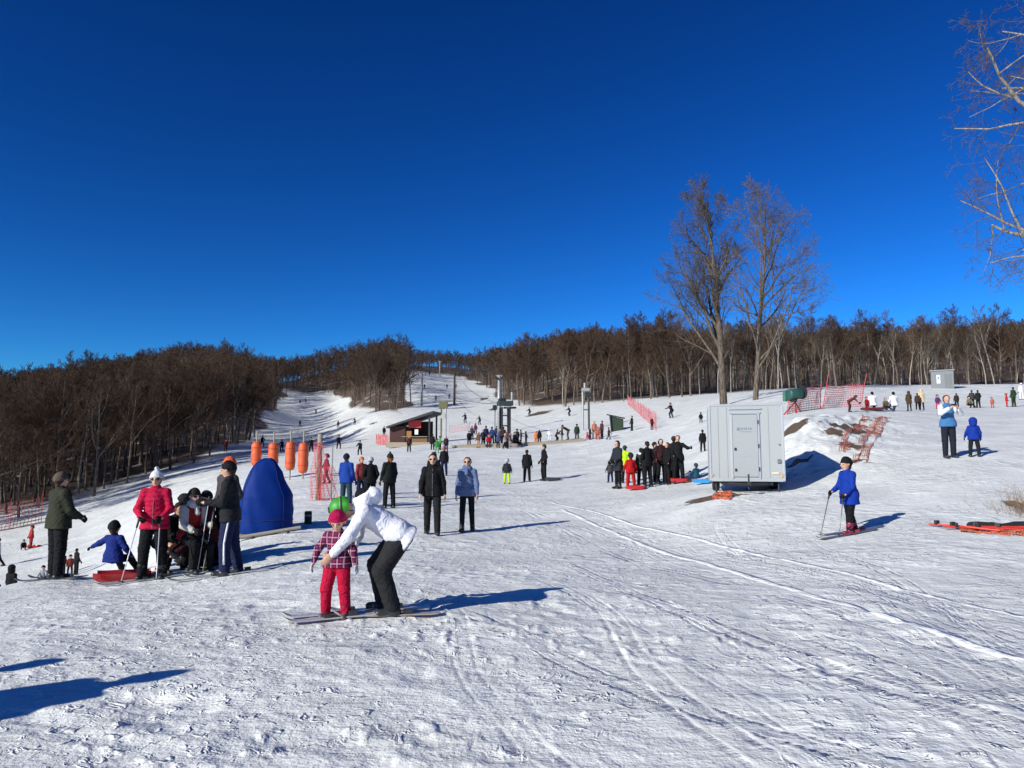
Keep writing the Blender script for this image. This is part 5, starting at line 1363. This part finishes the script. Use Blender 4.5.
def pylon(px, top, D, base, lab, arm=1.6, r=.17, wood=None, w2=True, name='lift_pylon'):
    c = atD(px, D); zt = CAMH + ray(px, top)[1] * D
    t = empty(name, c, R(3), label=lab, cat='lift pylon'); h = zt - c.z
    M = wood or simple('galvanised', (.36, .37, .37), .5, metal=.3, var=.15)
    MB().path([(0, 0, -.5), (0, 0, h)], [r, r * .7], 12).build('mast', M, t, smooth=True)
    a = MB().box((0, 0, h - .12), (arm * 2, .14, .16)).build('crossarm', M, t, bevel=.01)
    for sx in (-1, 1):
        w_ = MB().box((sx * arm * .92, 0, h - .26), (.10, 1.1, .12)).build('sheave_beam', DARK, t, bevel=.01)
        for y in (-.42, -.14, .14, .42): MB().path([(sx * arm * .92 - .05, y, h - .36), (sx * arm * .92 + .05, y, h - .36)], .13, 12).build('sheave', RUB, w_)
    if w2: 
        l = MB(); l.path([(.22, 0, .2), (.22, 0, h - .2)], .015, 5); l.path([(.42, 0, .2), (.42, 0, h - .2)], .015, 5)
        for k in range(int(h / .5)): l.path([(.22, 0, .4 + k * .5), (.42, 0, .4 + k * .5)], .012, 4)
        l.build('ladder', M, t)
    return t, h, c
tops = []
DW = simple('dark_wood', (.035, .03, .028), .8)
for a in ((421, 373, 165, 0, 'grey lift pylon on the upper piste, left of its pair', .9, .26, None), (454, 373, 165, 0, 'dark lift pylon on the upper piste, right of its pair', .9, .28, DW), (428.5, 361, 322, 0, 'dark lift pylon at the top of the piste, left one', .9, .3, DW), (439, 361, 322, 0, 'pale lift pylon at the top of the piste, right one', .9, .3, None),
          (499, 375, 92, 0, 'tall grey mast behind the drive of the lift', .4, .25, None)):
    tops.append(pylon(*a))
# lower drive of the draglift
def drive():
    c, D = hit(505, 436); s = D / F
    t = empty('lift_drive_station', (c.x, c.y, c.z), R(12), label='dark steel drive station of the draglift above the queue', cat='lift station')
    for x in (-4, 4):
        for y in (-.5, .5): MB().box((x * s, y, 14 * s), (.18, .18, 29 * s)).build('leg', DARK, t, bevel=.01)
    for z in (10, 20): MB().box((0, -.5, z * s), (8 * s, .1, .12)).build('brace', DARK, t)
    MB().box((0, 0, 32.5 * s), (15 * s, 1.2, 4.5 * s)).build('machine_housing', simple('dark_green_steel', (.03, .045, .042), .5, var=.3), t, bevel=.05)
    MB().box((-3 * s, 0, 36 * s), (7 * s, .8, 3 * s)).build('motor', DARK, t, bevel=.05)
    MB().path([(5 * s, 0, 27.5 * s), (5 * s, 0, 29 * s)], 6.5 * s, 26).build('bullwheel', DARK, t)
    MB().path([(7 * s, 0, 36 * s), (7 * s, 0, 44 * s)], .12, 8).build('vent_stack', simple('galvanised', (.36, .37, .37), .5, metal=.3, var=.15), t)
    MB().box((-11 * s, -.2, 28 * s), (3 * s, .5, 5 * s)).build('control_box', DARK, t, bevel=.02)
    MB().box((-10 * s, .1, 14 * s), (.14, .14, 28 * s)).build('leg', simple('galvanised', (.36, .37, .37), .5, metal=.3, var=.15), t)
drive()
def frame_tower():
    c, D = hit(586, 430); s = D / F
    t = empty('lift_return_frame', (c.x, c.y, c.z), 0, label='slim two legged lift frame with a drum on top, right of the queue', cat='lift frame')
    g = simple('galvanised', (.36, .37, .37), .5, metal=.3, var=.15)
    for x in (-3, 3): MB().path([(x * s, 0, -.3), (x * s, 0, 39 * s)], .10, 8).build('leg', g if x < 0 else DARK, t)
    MB().path([(-4 * s, 0, 40 * s), (4 * s, 0, 40 * s)], 2.2 * s, 14).build('drum', g, t)
    MB().path([(-1 * s, 0, 42 * s), (-1 * s, 0, 47 * s)], .09, 8).build('top_pin', g, t)
    MB().box((2 * s, 0, 35 * s), (6 * s, .5, 4 * s)).build('gear_box', DARK, t, bevel=.03)
    MB().box((0, 0, 20 * s), (6 * s, .08, .1)).build('brace', DARK, t)
frame_tower()
def sapling_tower():
    c, D = hit(443, 438); s = D / F
    t = empty('lift_start_post', (c.x, c.y, c.z), 0, label='weathered lift start post with a board, just right of the hut', cat='lift post')
    g = simple('mossy_wood', (.16, .15, .09), .85, bump=.3)
    for x in (-2, 2.5): MB().path([(x * s, 0, -.3), (x * s, 0, 36 * s)], .11, 8).build('post', g if x < 0 else simple('galvanised', (.36, .37, .37), .5, metal=.3, var=.15), t)
    MB().box((0, 0, 33 * s), (9 * s, .3, 7 * s)).build('head_box', simple('olive_box', (.13, .12, .05), .7, var=.3), t, bevel=.05)
    MB().box((5 * s, 0, 37 * s), (5 * s, .3, 1.2 * s)).build('arm', g, t)
    MB().box((-.5 * s, -.1, 22 * s), (5 * s, .06, 5 * s)).build('board', simple('board_grey', (.4, .4, .36), .6), t)
sapling_tower()
# haul ropes between the pylons
def cable(pts, lab, r=.028):
    P = []
    for a, b_ in zip(pts[:-1], pts[1:]):
        for i in range(10): u = i / 10; P.append(a.lerp(b_, u) - Vector((0, 0, (b_ - a).length * .018 * 4 * u * (1 - u))))
    P.append(pts[-1]); o = MB().path(P, r, 5).build('haul_rope', simple('steel_rope', (.05, .05, .05), .5)); tag(o, lab, 'rope')
dp = hit(505, 436)[0]
def topof(i, dx): t_, h, c_ = tops[i]; return c_ + Vector((dx, 0, h - .35))
cable([dp + Vector((.5, 0, 3.4)), topof(1, .8), topof(3, .8)], 'haul rope climbing the piste over the right hand pylons')
cable([dp + Vector((-.5, 0, 3.4)), topof(0, -.8), topof(2, -.8)], 'haul rope climbing the piste over the left hand pylons')
# carpet lift along the queue
A = hit(452, 448)[0]; B_ = hit(584, 441)[0]
t = empty('carpet_lift', A, 0, label='low beige conveyor carpet running behind the queue', cat='conveyor lift')
d = B_ - A; n_ = Vector((-d.y, d.x, 0)).normalized()
N_ = 14
def zt_(u, o_): p = A + d * u + n_ * o_; return Vector((p.x, p.y, T(p.x, p.y))) - A
mb = MB(); rings = []
for i in range(N_ + 1):
    u = i / N_; rings.append([zt_(u, -.35) + Vector((0, 0, .0)), zt_(u, -.35) + Vector((0, 0, .12)), zt_(u, .35) + Vector((0, 0, .12)), zt_(u, .35)])
mb.loft(rings).build('belt', simple('carpet_belt', (.10, .085, .07), .9), t)
for o_ in (-.5, .5):
    mb = MB(); rings = []
    for i in range(N_ + 1):
        u = i / N_; q = zt_(u, o_); rings.append([q + n_ * -.08 - Vector((0, 0, .1)), q + n_ * -.08 + Vector((0, 0, .20)), q + n_ * .08 + Vector((0, 0, .20)), q + n_ * .08 - Vector((0, 0, .1))])
    mb.loft(rings).build('side_rail', TAN, t)

# green shelter tarpaulin and dark heap right of the lift
c, D = hit(617, 431); s = c.y / F
t = empty('green_shelter', c, R(-8), label='dark green canvas shelter on the slope right of the lift', cat='shelter')
mb = MB(); mb.add([(-6 * s, 0, 0), (6.5 * s, 0, 0), (6.5 * s, 0, 12 * s), (-7.5 * s, 0, 15.5 * s), (-6 * s, 1.6, 0), (6.5 * s, 1.6, 0), (6.5 * s, 1.6, 11 * s), (-7.5 * s, 1.6, 14.5 * s)], [(0, 1, 2, 3), (4, 5, 6, 7), (0, 4, 7, 3), (1, 5, 6, 2), (3, 2, 6, 7), (0, 1, 5, 4)])
mb.build('canvas', simple('green_canvas', (.018, .035, .018), .8, bump=.4, var=.3), t, bevel=.05)
MB().path([(-10 * s, -.1, 16.5 * s), (8 * s, -.1, 12.5 * s)], .06, 6).build('ridge_pole', DARK, t)
MB().path([(-5.5 * s, -.1, -.2), (-6.5 * s, -.1, 15 * s)], .06, 6).build('pole', DARK, t)

# ------------------------------------------------------------------ everyone else
def P_(px, y0, y1, key, ang, label, D=None, hmin=.95, hmax=1.9, **k):
    loc, DD = (atD(px, D), D) if D else hit(px, y1)
    h = (y1 - y0) * loc.y / F
    parts, J = PERS[key]; unit = {'sit': .60, 'kidsit': .62, 'bend': .78, 'skier': .88, 'vest': .75, 'croucher': .62}.get(key, 1.0)
    h2 = min(max(h / unit, hmin), hmax)
    if abs(h2 - h / unit) > .15: print('H?', px, y0, y1, round(loc.y, 1), round(h / unit, 2))
    return put_person(key, loc, ang, h2, label, **k)
K = dict
brown = (.06, .03, .015); grey = (.05, .05, .055); lime = (.42, .60, .02); red = (.33, .01, .01); pink = (.5, .05, .12); orange = (.6, .16, .03); white = (.7, .7, .72); navy = (.008, .014, .05); blue = (.008, .04, .25); green = (.03, .20, .04); tan = (.40, .22, .10); cream = (.6, .45, .28)
# behind the pair, waiting at the beginners lift
P_(347, 452, 506, 'stand', 165, 'person in blue jacket and teal trousers standing behind the child', D=22.5, jacket=blue, trousers=(.02, .05, .07), hat='beanie', hatc=(.01, .015, .03), face=False)
P_(362, 457, 500, 'stand', 40, 'child in orange and dark red standing right of the person in blue', D=25.5, jacket=(.20, .03, .03), trousers=navy, hat='beanie', hatc=orange)
P_(371, 457, 505, 'pockets', 200, 'person in black with pale hat next to the red haired woman', D=23.5, jacket=BLK, trousers=BLK, hat='beanie', hatc=(.4, .4, .42))
PERS_long = P_(390, 453, 507, 'stand', 215, 'person in black jacket with orange hair and dark bobble hat', D=22.6, jacket=(.008, .010, .010), trousers=BLK, hat='pomlong', hatc=(.012, .018, .014), pom=(.02, .03, .025), face=False)
P_(326, 453, 484, 'kidwalk', -60, 'small child in crimson jacket walking beside the wooden net post', jacket=(.22, .02, .04), trousers=navy, hat='helmet', hatc=(.2, .02, .05))
P_(434, 453, 500, 'stand', 180, 'dark clothed person hidden behind the walking man in black', D=26, jacket=BLK, trousers=(.02, .02, .03), hat='beanie', hatc=(.02, .02, .02))
P_(444, 447, 476, 'stand', 190, 'dark figure standing between the two walkers farther back', jacket=BLK, trousers=navy, hat='helmet', hatc=(.25, .02, .03))
# three between
P_(507, 458, 484, 'kidstand', 175, 'child in bright lime trousers and dark jacket', jacket=(.02, .02, .025), trousers=lime, hat='helmet', hatc=(.35, .36, .40), face=False)
P_(527, 450, 482, 'stand', 170, 'man in black standing between the lime trousered child and another', jacket=BLK, trousers=BLK, hat='hair', hatc=(.03, .02, .015), face=False)
P_(544, 445, 481, 'pockets', -75, 'tall person in black facing left, rightmost of three', jacket=BLK, trousers=BLK, hat='beanie', hatc=(.02, .05, .02))
q = hit(553, 481)[0]; sledge(q, 80, (.02, .02, .025), 'small black sledge right of the tall person in black', L=.7, W=.4)
# group left of the trailer
P_(618, 441, 489, 'coat', -60, 'woman in long grey coat left of the red clad child', jacket=(.02, .022, .028), trousers=BLK, hat='long', hatc=(.02, .014, .012))
P_(610, 441, 464, 'kidstand', 200, 'child in dark grey behind the woman in a long coat', D=31, jacket=grey, trousers=navy, hat='beanie', hatc=(.1, .1, .1))
P_(625, 433, 470, 'stand', 150, 'person in bright lime jacket behind the woman in a long coat', D=30, jacket=lime, trousers=BLK, hat='beanie', hatc=(.02, .05, .02))
P_(631, 452, 489, 'kidstand', 185, 'child all in red with a dark cap standing in a red sledge', jacket=(.38, .008, .01), trousers=(.38, .008, .01), hat='beanie', hatc=(.02, .02, .03), face=False)
q = hit(636, 490)[0]; sledge(q, 75, (.38, .008, .01), 'red sledge at the feet of the child all in red', L=.65, W=.4)
P_(641, 448, 487, 'stand', 150, 'slim person in dark clothes with pale scarf right of the red clad child', D=27.5, jacket=(.02, .03, .025), trousers=BLK, hat='hair', hatc=(.02, .015, .01), scarf=white)
P_(647, 441, 487, 'pockets', 200, 'broad person in black right of the red clad child', D=27, jacket=BLK, trousers=BLK, hat='hair', hatc=(.02, .016, .014), face=False)
P_(655, 444, 484, 'stand', 60, 'person in brown black jacket in the middle of the group', D=28.5, jacket=(.03, .014, .012), trousers=BLK, hat='beanie', hatc=(.015, .015, .02))
P_(661, 439, 484, 'pockets', 10, 'person in black and maroon with rucksack straps in the middle of the group', D=27.8, jacket=(.035, .01, .012), trousers=BLK, hat='long', hatc=(.05, .02, .012))
P_(667, 442, 484, 'stand', -70, 'woman in black with red hair facing left in the group', D=27.2, jacket=BLK, trousers=BLK, hat='long', hatc=(.14, .04, .02))
P_(678, 434, 482, 'point', -10, 'tall person in black pointing right at the end of the group', D=27, jacket=BLK, trousers=BLK, hat='hair', hatc=(.015, .012, .01))
P_(674, 437, 480, 'stand', 160, 'dark clothed person behind the tall one who points right', D=28.6, jacket=(.015, .015, .02), trousers=(.015, .015, .02), hat='beanie', hatc=(.04, .02, .02))
q = hit(683, 483)[0]; sledge(q, 70, (.42, .012, .012), 'dark red sledge at the feet of the pointing person', L=.9)
P_(697, 466, 482, 'kidsit', -150, 'child in teal jacket sitting in the snow left of the trailer', jacket=(.012, .06, .10), trousers=(.012, .03, .05), hat='beanie', hatc=(.015, .05, .08), face=False)
q = hit(704, 484)[0]; sledge(q, 40, (.02, .22, .48), 'light blue sledge against the left corner of the trailer', L=.75, W=.42)
P_(703, 430, 452, 'stand', 170, 'person in dark jacket on the slope just left of the trailer', jacket=BLK, trousers=BLK, hat='beanie', hatc=(.02, .02, .02))
P_(701, 413, 423, 'kidstand', 170, 'tiny dark child on the slope at the top left corner of the trailer', hmin=.8, jacket=BLK, trousers=BLK, hat='beanie', hatc=(.02, .02, .03))
q = hit(694, 473)[0]; put_ski((q.x, q.y, q.z + .02), 70, 1.5, (.08, .08, .1), 'dark ski lying left of the trailer behind the child in teal')
# queue at the drag lift, about sixty metres off
QL = [(469, 431, 446, 'stand', 20, BLK, BLK, 'beanie', BLK, 'dark figure at the left end of the queue'), (475.5, 423, 434, 'kidstand', 160, pink, navy, 'helmet', pink, 'child in pink standing above the left end of the queue'),
 (478.5, 432, 448, 'stand', -30, (.10, .05, .03), tan, 'hair', brown, 'person in brown jacket and tan trousers in the queue'), (486, 426, 444, 'stand', 180, navy, navy, 'beanie', BLK, 'person in navy under the lift drive, left one'), (488.5, 434, 448, 'kidstand', 10, red, (.1, .02, .04), 'helmet', red, 'child in red in front of the person in navy'),
 (492, 427, 445, 'pockets', 150, (.02, .04, .12), BLK, 'beanie', grey, 'person in dark blue jacket in the middle of the queue'), (496, 426, 443, 'stand', -60, (.02, .03, .07), BLK, 'hair', BLK, 'person in slate blue jacket turned left in the queue'), (500, 429, 444, 'stand', 30, (.10, .07, .06), grey, 'beanie', (.3, .1, .1), 'person in brown grey jacket left of the lift legs'),
 (503.5, 427, 444, 'stand', 170, (.03, .02, .02), BLK, 'beanie', BLK, 'dark figure between the legs of the lift drive'), (507, 430, 448, 'pockets', -40, (.12, .03, .03), BLK, 'hair', brown, 'person in dark red jacket under the lift drive'), (510.5, 433, 447, 'kidstand', 100, (.03, .03, .05), (.25, .2, .18), 'helmet', (.2, .2, .2), 'child in dark jacket and pale trousers right of the lift drive'),
 (513.5, 434, 447, 'sit', 60, (.02, .02, .03), BLK, 'hair', BLK, 'person sitting low at the right end of the main queue'), (517, 429, 446, 'stand', 200, (.03, .03, .04), BLK, 'beanie', BLK, 'dark figure at the right end of the main queue')]
for x, y0, y1, key, an, j, tr, hat, hc_, lab in QL:
    P_(x, y0, y1, key, an, lab, group='people waiting at the draglift', hmax=1.8, jacket=j, trousers=tr, hat=hat, hatc=hc_)
QR = [(536, 431, 444, 'kidstand', 150, orange, orange, 'helmet', orange, 'child all in orange right of the queue'), (539.5, 430, 444, 'stand', 170, BLK, BLK, 'hair', BLK, 'dark parent beside the child all in orange'), (549.5, 429, 441, 'kidstand', 0, white, white, 'beanie', white, 'child all in white on the flat right of the queue'),
 (562, 427, 441, 'stand', 90, (.04, .035, .025), (.25, .2, .13), 'hair', brown, 'person in olive jacket and khaki trousers bending towards another'), (568.5, 426, 440, 'bend', -80, (.03, .025, .02), (.2, .17, .12), 'beanie', BLK, 'stooping person in dark jacket facing the one in olive'), (577, 424, 441, 'stand', 175, (.02, .035, .02), (.03, .04, .03), 'beanie', BLK, 'person in dark green left of the slim lift frame'),
 (590, 427, 440, 'stand', 60, (.10, .02, .02), BLK, 'hair', brown, 'person in maroon right of the slim lift frame'), (594.5, 421, 439, 'stand', 10, (.40, .17, .11), (.45, .2, .14), 'hair', brown, 'person in salmon overall right of the slim lift frame'), (598, 427, 440, 'kidstand', 0, (.35, .1, .06), red, 'helmet', red, 'child in rust red beside the person in salmon'),
 (602, 421, 439, 'stand', -60, (.06, .02, .02), (.05, .03, .03), 'beanie', (.08, .02, .02), 'person in dark maroon facing the person in salmon'), (587, 433, 440, 'kidsit', 60, pink, pink, 'beanie', pink, 'toddler in pink sitting below the slim lift frame'),
 (632, 416, 431, 'stand', -70, BLK, BLK, 'beanie', BLK, 'dark figure right of the green shelter'), (652, 417, 430, 'stand', 30, (.12, .015, .02), (.05, .02, .03), 'hair', BLK, 'person in dark red at the lower end of the pink net')]
for x, y0, y1, key, an, j, tr, hat, hc_, lab in QR:
    P_(x, y0, y1, key, an, lab, hmax=1.8, jacket=j, trousers=tr, hat=hat, hatc=hc_)
QM = [(472, 426, 440, 'stand', 150, (.02, .03, .05), BLK, 'hair', BLK, 'dark figure behind the left end of the queue'), (483, 430, 446, 'pockets', 30, (.03, .03, .035), BLK, 'beanie', (.2, .2, .2), 'person in charcoal between the brown clad one and the navy one'), (498, 433, 448, 'kidstand', 150, (.04, .05, .12), BLK, 'helmet', (.1, .1, .3), 'child in dark blue left of the lift legs'),
 (505.5, 433, 449, 'kidwalk', 60, (.25, .22, .2), BLK, 'helmet', (.3, .3, .3), 'child in pale grey in front of the lift legs'), (521, 430, 444, 'point', 90, (.05, .04, .03), BLK, 'beanie', BLK, 'person in brown pointing right just beyond the main queue'), (526, 431, 443, 'kidstand', 60, (.03, .05, .09), navy, 'helmet', BLK, 'small child in slate blue right of the main queue'),
 (556, 430, 442, 'skier', 60, (.08, .03, .03), BLK, 'helmet', BLK, 'skier in rust jacket between the white clad child and the olive pair'), (609, 427, 440, 'walk', 90, (.02, .02, .03), BLK, 'hair', BLK, 'dark walker right of the group by the slim frame')]
for x, y0, y1, key, an, j, tr, hat, hc_, lab in QM:
    P_(x, y0, y1, key, an, lab, hmax=1.8, jacket=j, trousers=tr, hat=hat, hatc=hc_)
# near the hut
HT = [(409, 436, 452, 'stand', 20, (.06, .02, .02), BLK, 'hair', BLK, 'person in dark maroon in front of the lift hut'), (432.5, 434, 450, 'stand', 170, BLK, BLK, 'beanie', BLK, 'dark figure right of the hut post'), (437, 440, 453, 'kidstand', 0, green, (.05, .3, .05), 'beanie', BLK, 'child in bright green right of the lift hut'),
 (446, 436, 452, 'stand', 190, (.03, .02, .03), navy, 'hair', (.4, .2, .15), 'person in dark jacket with fair hair right of the child in green'), (440, 437, 450, 'stand', 120, (.05, .25, .03), BLK, 'beanie', BLK, 'person in lime green jacket by the lift start post'),
 (338.5, 435, 449, 'skier', 20, BLK, BLK, 'helmet', BLK, 'dark skier gliding down left of the hut, upper one'), (360, 441, 455, 'skier', 0, (.01, .01, .015), BLK, 'helmet', BLK, 'dark skier gliding down left of the hut, lower one'), (316, 407, 414, 'skier', 0, BLK, BLK, 'helmet', BLK, 'small dark skier high on the left piste'),
 (338, 421, 428, 'skier', 20, (.08, .02, .03), BLK, 'helmet', BLK, 'small skier in dark red midway on the left piste'), (282, 440, 452, 'skier', 0, BLK, BLK, 'helmet', BLK, 'dark figure between the second and third orange post'), (311.5, 438, 452, 'skier', 0, BLK, BLK, 'helmet', BLK, 'dark skier left of the top of the wooden net post'),
 (225.5, 440, 452, 'stand', 30, (.16, .02, .02), (.03, .01, .01), 'beanie', (.2, .03, .02), 'person in dark red near the edge of the left wood'), (300, 399, 404, 'skier', 0, BLK, BLK, 'helmet', BLK, 'speck of a skier at the top of the left piste, left one'), (306, 398, 403, 'skier', 0, (.1, .02, .02), BLK, 'helmet', BLK, 'speck of a red skier at the top of the left piste')]
for x, y0, y1, key, an, j, tr, hat, hc_, lab in HT:
    P_(x, y0, y1, key, an, lab, hmax=1.85, hmin=1.1, jacket=j, trousers=tr, hat=hat, hatc=hc_)
UP = [(300, 420, 427, 'skier', 10, 'small dark skier on the left piste above the orange posts'), (262, 436, 447, 'skier', 30, 'dark skier at the edge of the wood above the blue cover'), (355, 418, 425, 'skier', -20, 'small dark skier on the bend below the middle hill'), (384, 428, 437, 'stand', 20, 'dark figure standing left of the hut roof'), (480, 416, 425, 'skier', -30, 'dark skier below the dark strip of the upper piste'), (530, 408, 416, 'skier', -40, 'dark skier between the lift drive and the dark heap'), (570, 408, 416, 'skier', -60, 'dark skier left of the slim lift frame drum'), (672, 408, 418, 'skier', -50, 'dark skier on the open slope right of the pink net'), (465.5, 412, 423, 'skier', -20, 'dark skier on the lower part of the upper piste'), (447, 384, 389, 'skier', 0, 'tiny dark skier near the top of the upper piste, right one'), (424.5, 385, 389, 'skier', 10, 'tiny dark skier near the top of the upper piste, left one'), (436, 396, 401, 'skier', -10, 'tiny dark skier midway up the upper piste'), (449, 396, 399, 'skier', 30, 'tiny skier right of the middle of the upper piste'), (456, 385, 388, 'skier', 30, 'tiny skier at the right of the summit')]
for x, y0, y1, key, an, lab in UP:
    P_(x, y0, y1, key, an, lab, hmin=1.5, hmax=1.8, jacket=BLK, trousers=navy, hat='helmet', hatc=BLK)
# row along the crest at right
CR = [(867, 396, 411, 'kidstand', 20, red, red, 'helmet', red, 'child in red at the left end of the row on the crest', 0), (873.5, 394, 411, 'sit', 170, white, (.12, .02, .02), 'hair', BLK, 'seated person in white jacket at the left of the crest row', 0), (885.5, 399, 411, 'kidsit', 0, (.12, .09, .05), BLK, 'hair', BLK, 'small seated figure in olive brown between two in white', 0),
 (895, 394, 411, 'sit', 175, white, (.15, .2, .28), 'hair', BLK, 'seated person in white jacket with black hair on the crest', 0), (909.5, 391, 411, 'coat', 175, (.07, .045, .02), BLK, 'hood', (.07, .045, .02), 'person in olive brown coat on the crest', 1), (918, 393, 410, 'stand', 150, (.05, .03, .02), BLK, 'hair', BLK, 'dark figure close behind the person in a cream coat', 0), (922, 389, 410, 'coat', 160, cream, BLK, 'hood', cream, 'person in cream hooded coat on the crest', 1),
 (938, 394, 409, 'kidstand', 0, (.10, .03, .12), pink, 'helmet', (.06, .02, .10), 'child in purple jacket and pink trousers left of the man with a phone', 0), (957, 393, 408, 'stand', 160, (.03, .02, .02), BLK, 'hair', BLK, 'dark figure behind the shoulder of the man with a phone', 0),
 (969, 397, 408, 'kidsit', 0, (.18, .16, .10), BLK, 'beanie', BLK, 'small seated figure in khaki right of the man with a phone', 0), (972.5, 390, 408, 'stand', 170, grey, BLK, 'hair', BLK, 'slim person in grey right of the man with a phone', 0), (978.5, 390, 408, 'pockets', 175, (.015, .015, .017), BLK, 'hair', BLK, 'broad person in black on the crest near the hooded child', 0),
 (992.5, 397, 408, 'kidstand', 0, (.45, .12, .08), (.4, .1, .08), 'beanie', red, 'small child in salmon alone on the crest', 0), (1007, 393, 407, 'kidstand', 60, (.5, .015, .02), (.5, .015, .02), 'helmet', red, 'child all in bright red near the right end of the crest', 0), (1014, 387, 407, 'pockets', 190, (.02, .05, .025), (.02, .035, .02), 'hair', BLK, 'person in dark green near the right end of the crest', 0), (1022, 383, 400, 'stand', 180, white, white, 'beanie', white, 'person all in white at the right edge on the crest', 0)]
for x, y0, y1, key, an, j, tr, hat, hc_, lab, _ in CR:
    P_(x, y0, y1, key, an, lab, hmin=.7, hmax=1.75, jacket=j, trousers=tr, hat=hat, hatc=hc_, group='people on the crest at right')
q = hit(849, 411)[0]; P_(849, 399, 412, 'bend', 60, 'crouching person in dark red by the red net on the crest', jacket=(.12, .025, .02), trousers=(.08, .02, .02), hat='hood', hatc=(.12, .025, .02))
q = hit(873, 411)[0]; sledge(q, 80, (.10, .01, .012), 'dark red sledge under the seated person in white', L=1.1)
# sledging hollow at lower left
LF = [(5, 538, 567, 'walk', -70, (.42, .44, .50), BLK, 'hair', brown, 'person in pale jacket striding left at the far left edge', 40), (37, 530, 553, 'kidstand', -40, (.35, .03, .03), (.3, .03, .03), 'beanie', (.2, .02, .02), 'child in red standing on a sledge in the hollow at left', 46), (30, 544, 553, 'kidsit', 30, BLK, BLK, 'beanie', BLK, 'small dark child sitting left of the child in red', 45.6),
 (83, 543, 569, 'stand', 150, (.01, .01, .012), BLK, 'hair', BLK, 'dark adult walking in the hollow right of the man in olive', 33), (77, 552, 564, 'kidstand', 40, (.22, .04, .03), BLK, 'beanie', BLK, 'little child in rust red held by the dark adult in the hollow', 33.5), (70, 538, 560, 'stand', 170, BLK, BLK, 'beanie', BLK, 'dark figure half hidden behind the man in olive', 34), (51, 558, 573, 'kidsit', 20, (.35, .36, .38), BLK, 'beanie', BLK, 'child in pale jacket sitting left of the man in olive', 33)]
for x, y0, y1, key, an, j, tr, hat, hc_, lab, Dd in LF:
    P_(x, y0, y1, key, an, lab, D=Dd, hmin=.9, jacket=j, trousers=tr, hat=hat, hatc=hc_)
P_(20, 568, 615, 'stand', 160, 'dark person seen from the waist up beyond the edge at left, right one', D=27, jacket=BLK, trousers=BLK, hat='hood', hatc=BLK)
P_(4, 574, 615, 'kidwalk', 60, 'dark child seen from the waist up beyond the edge at left, left one', D=27, jacket=BLK, trousers=BLK, hat='beanie', hatc=BLK)
q = atD(39, 46); sledge(q, 80, (.4, .02, .02), 'red sledge under the children in the hollow at left')
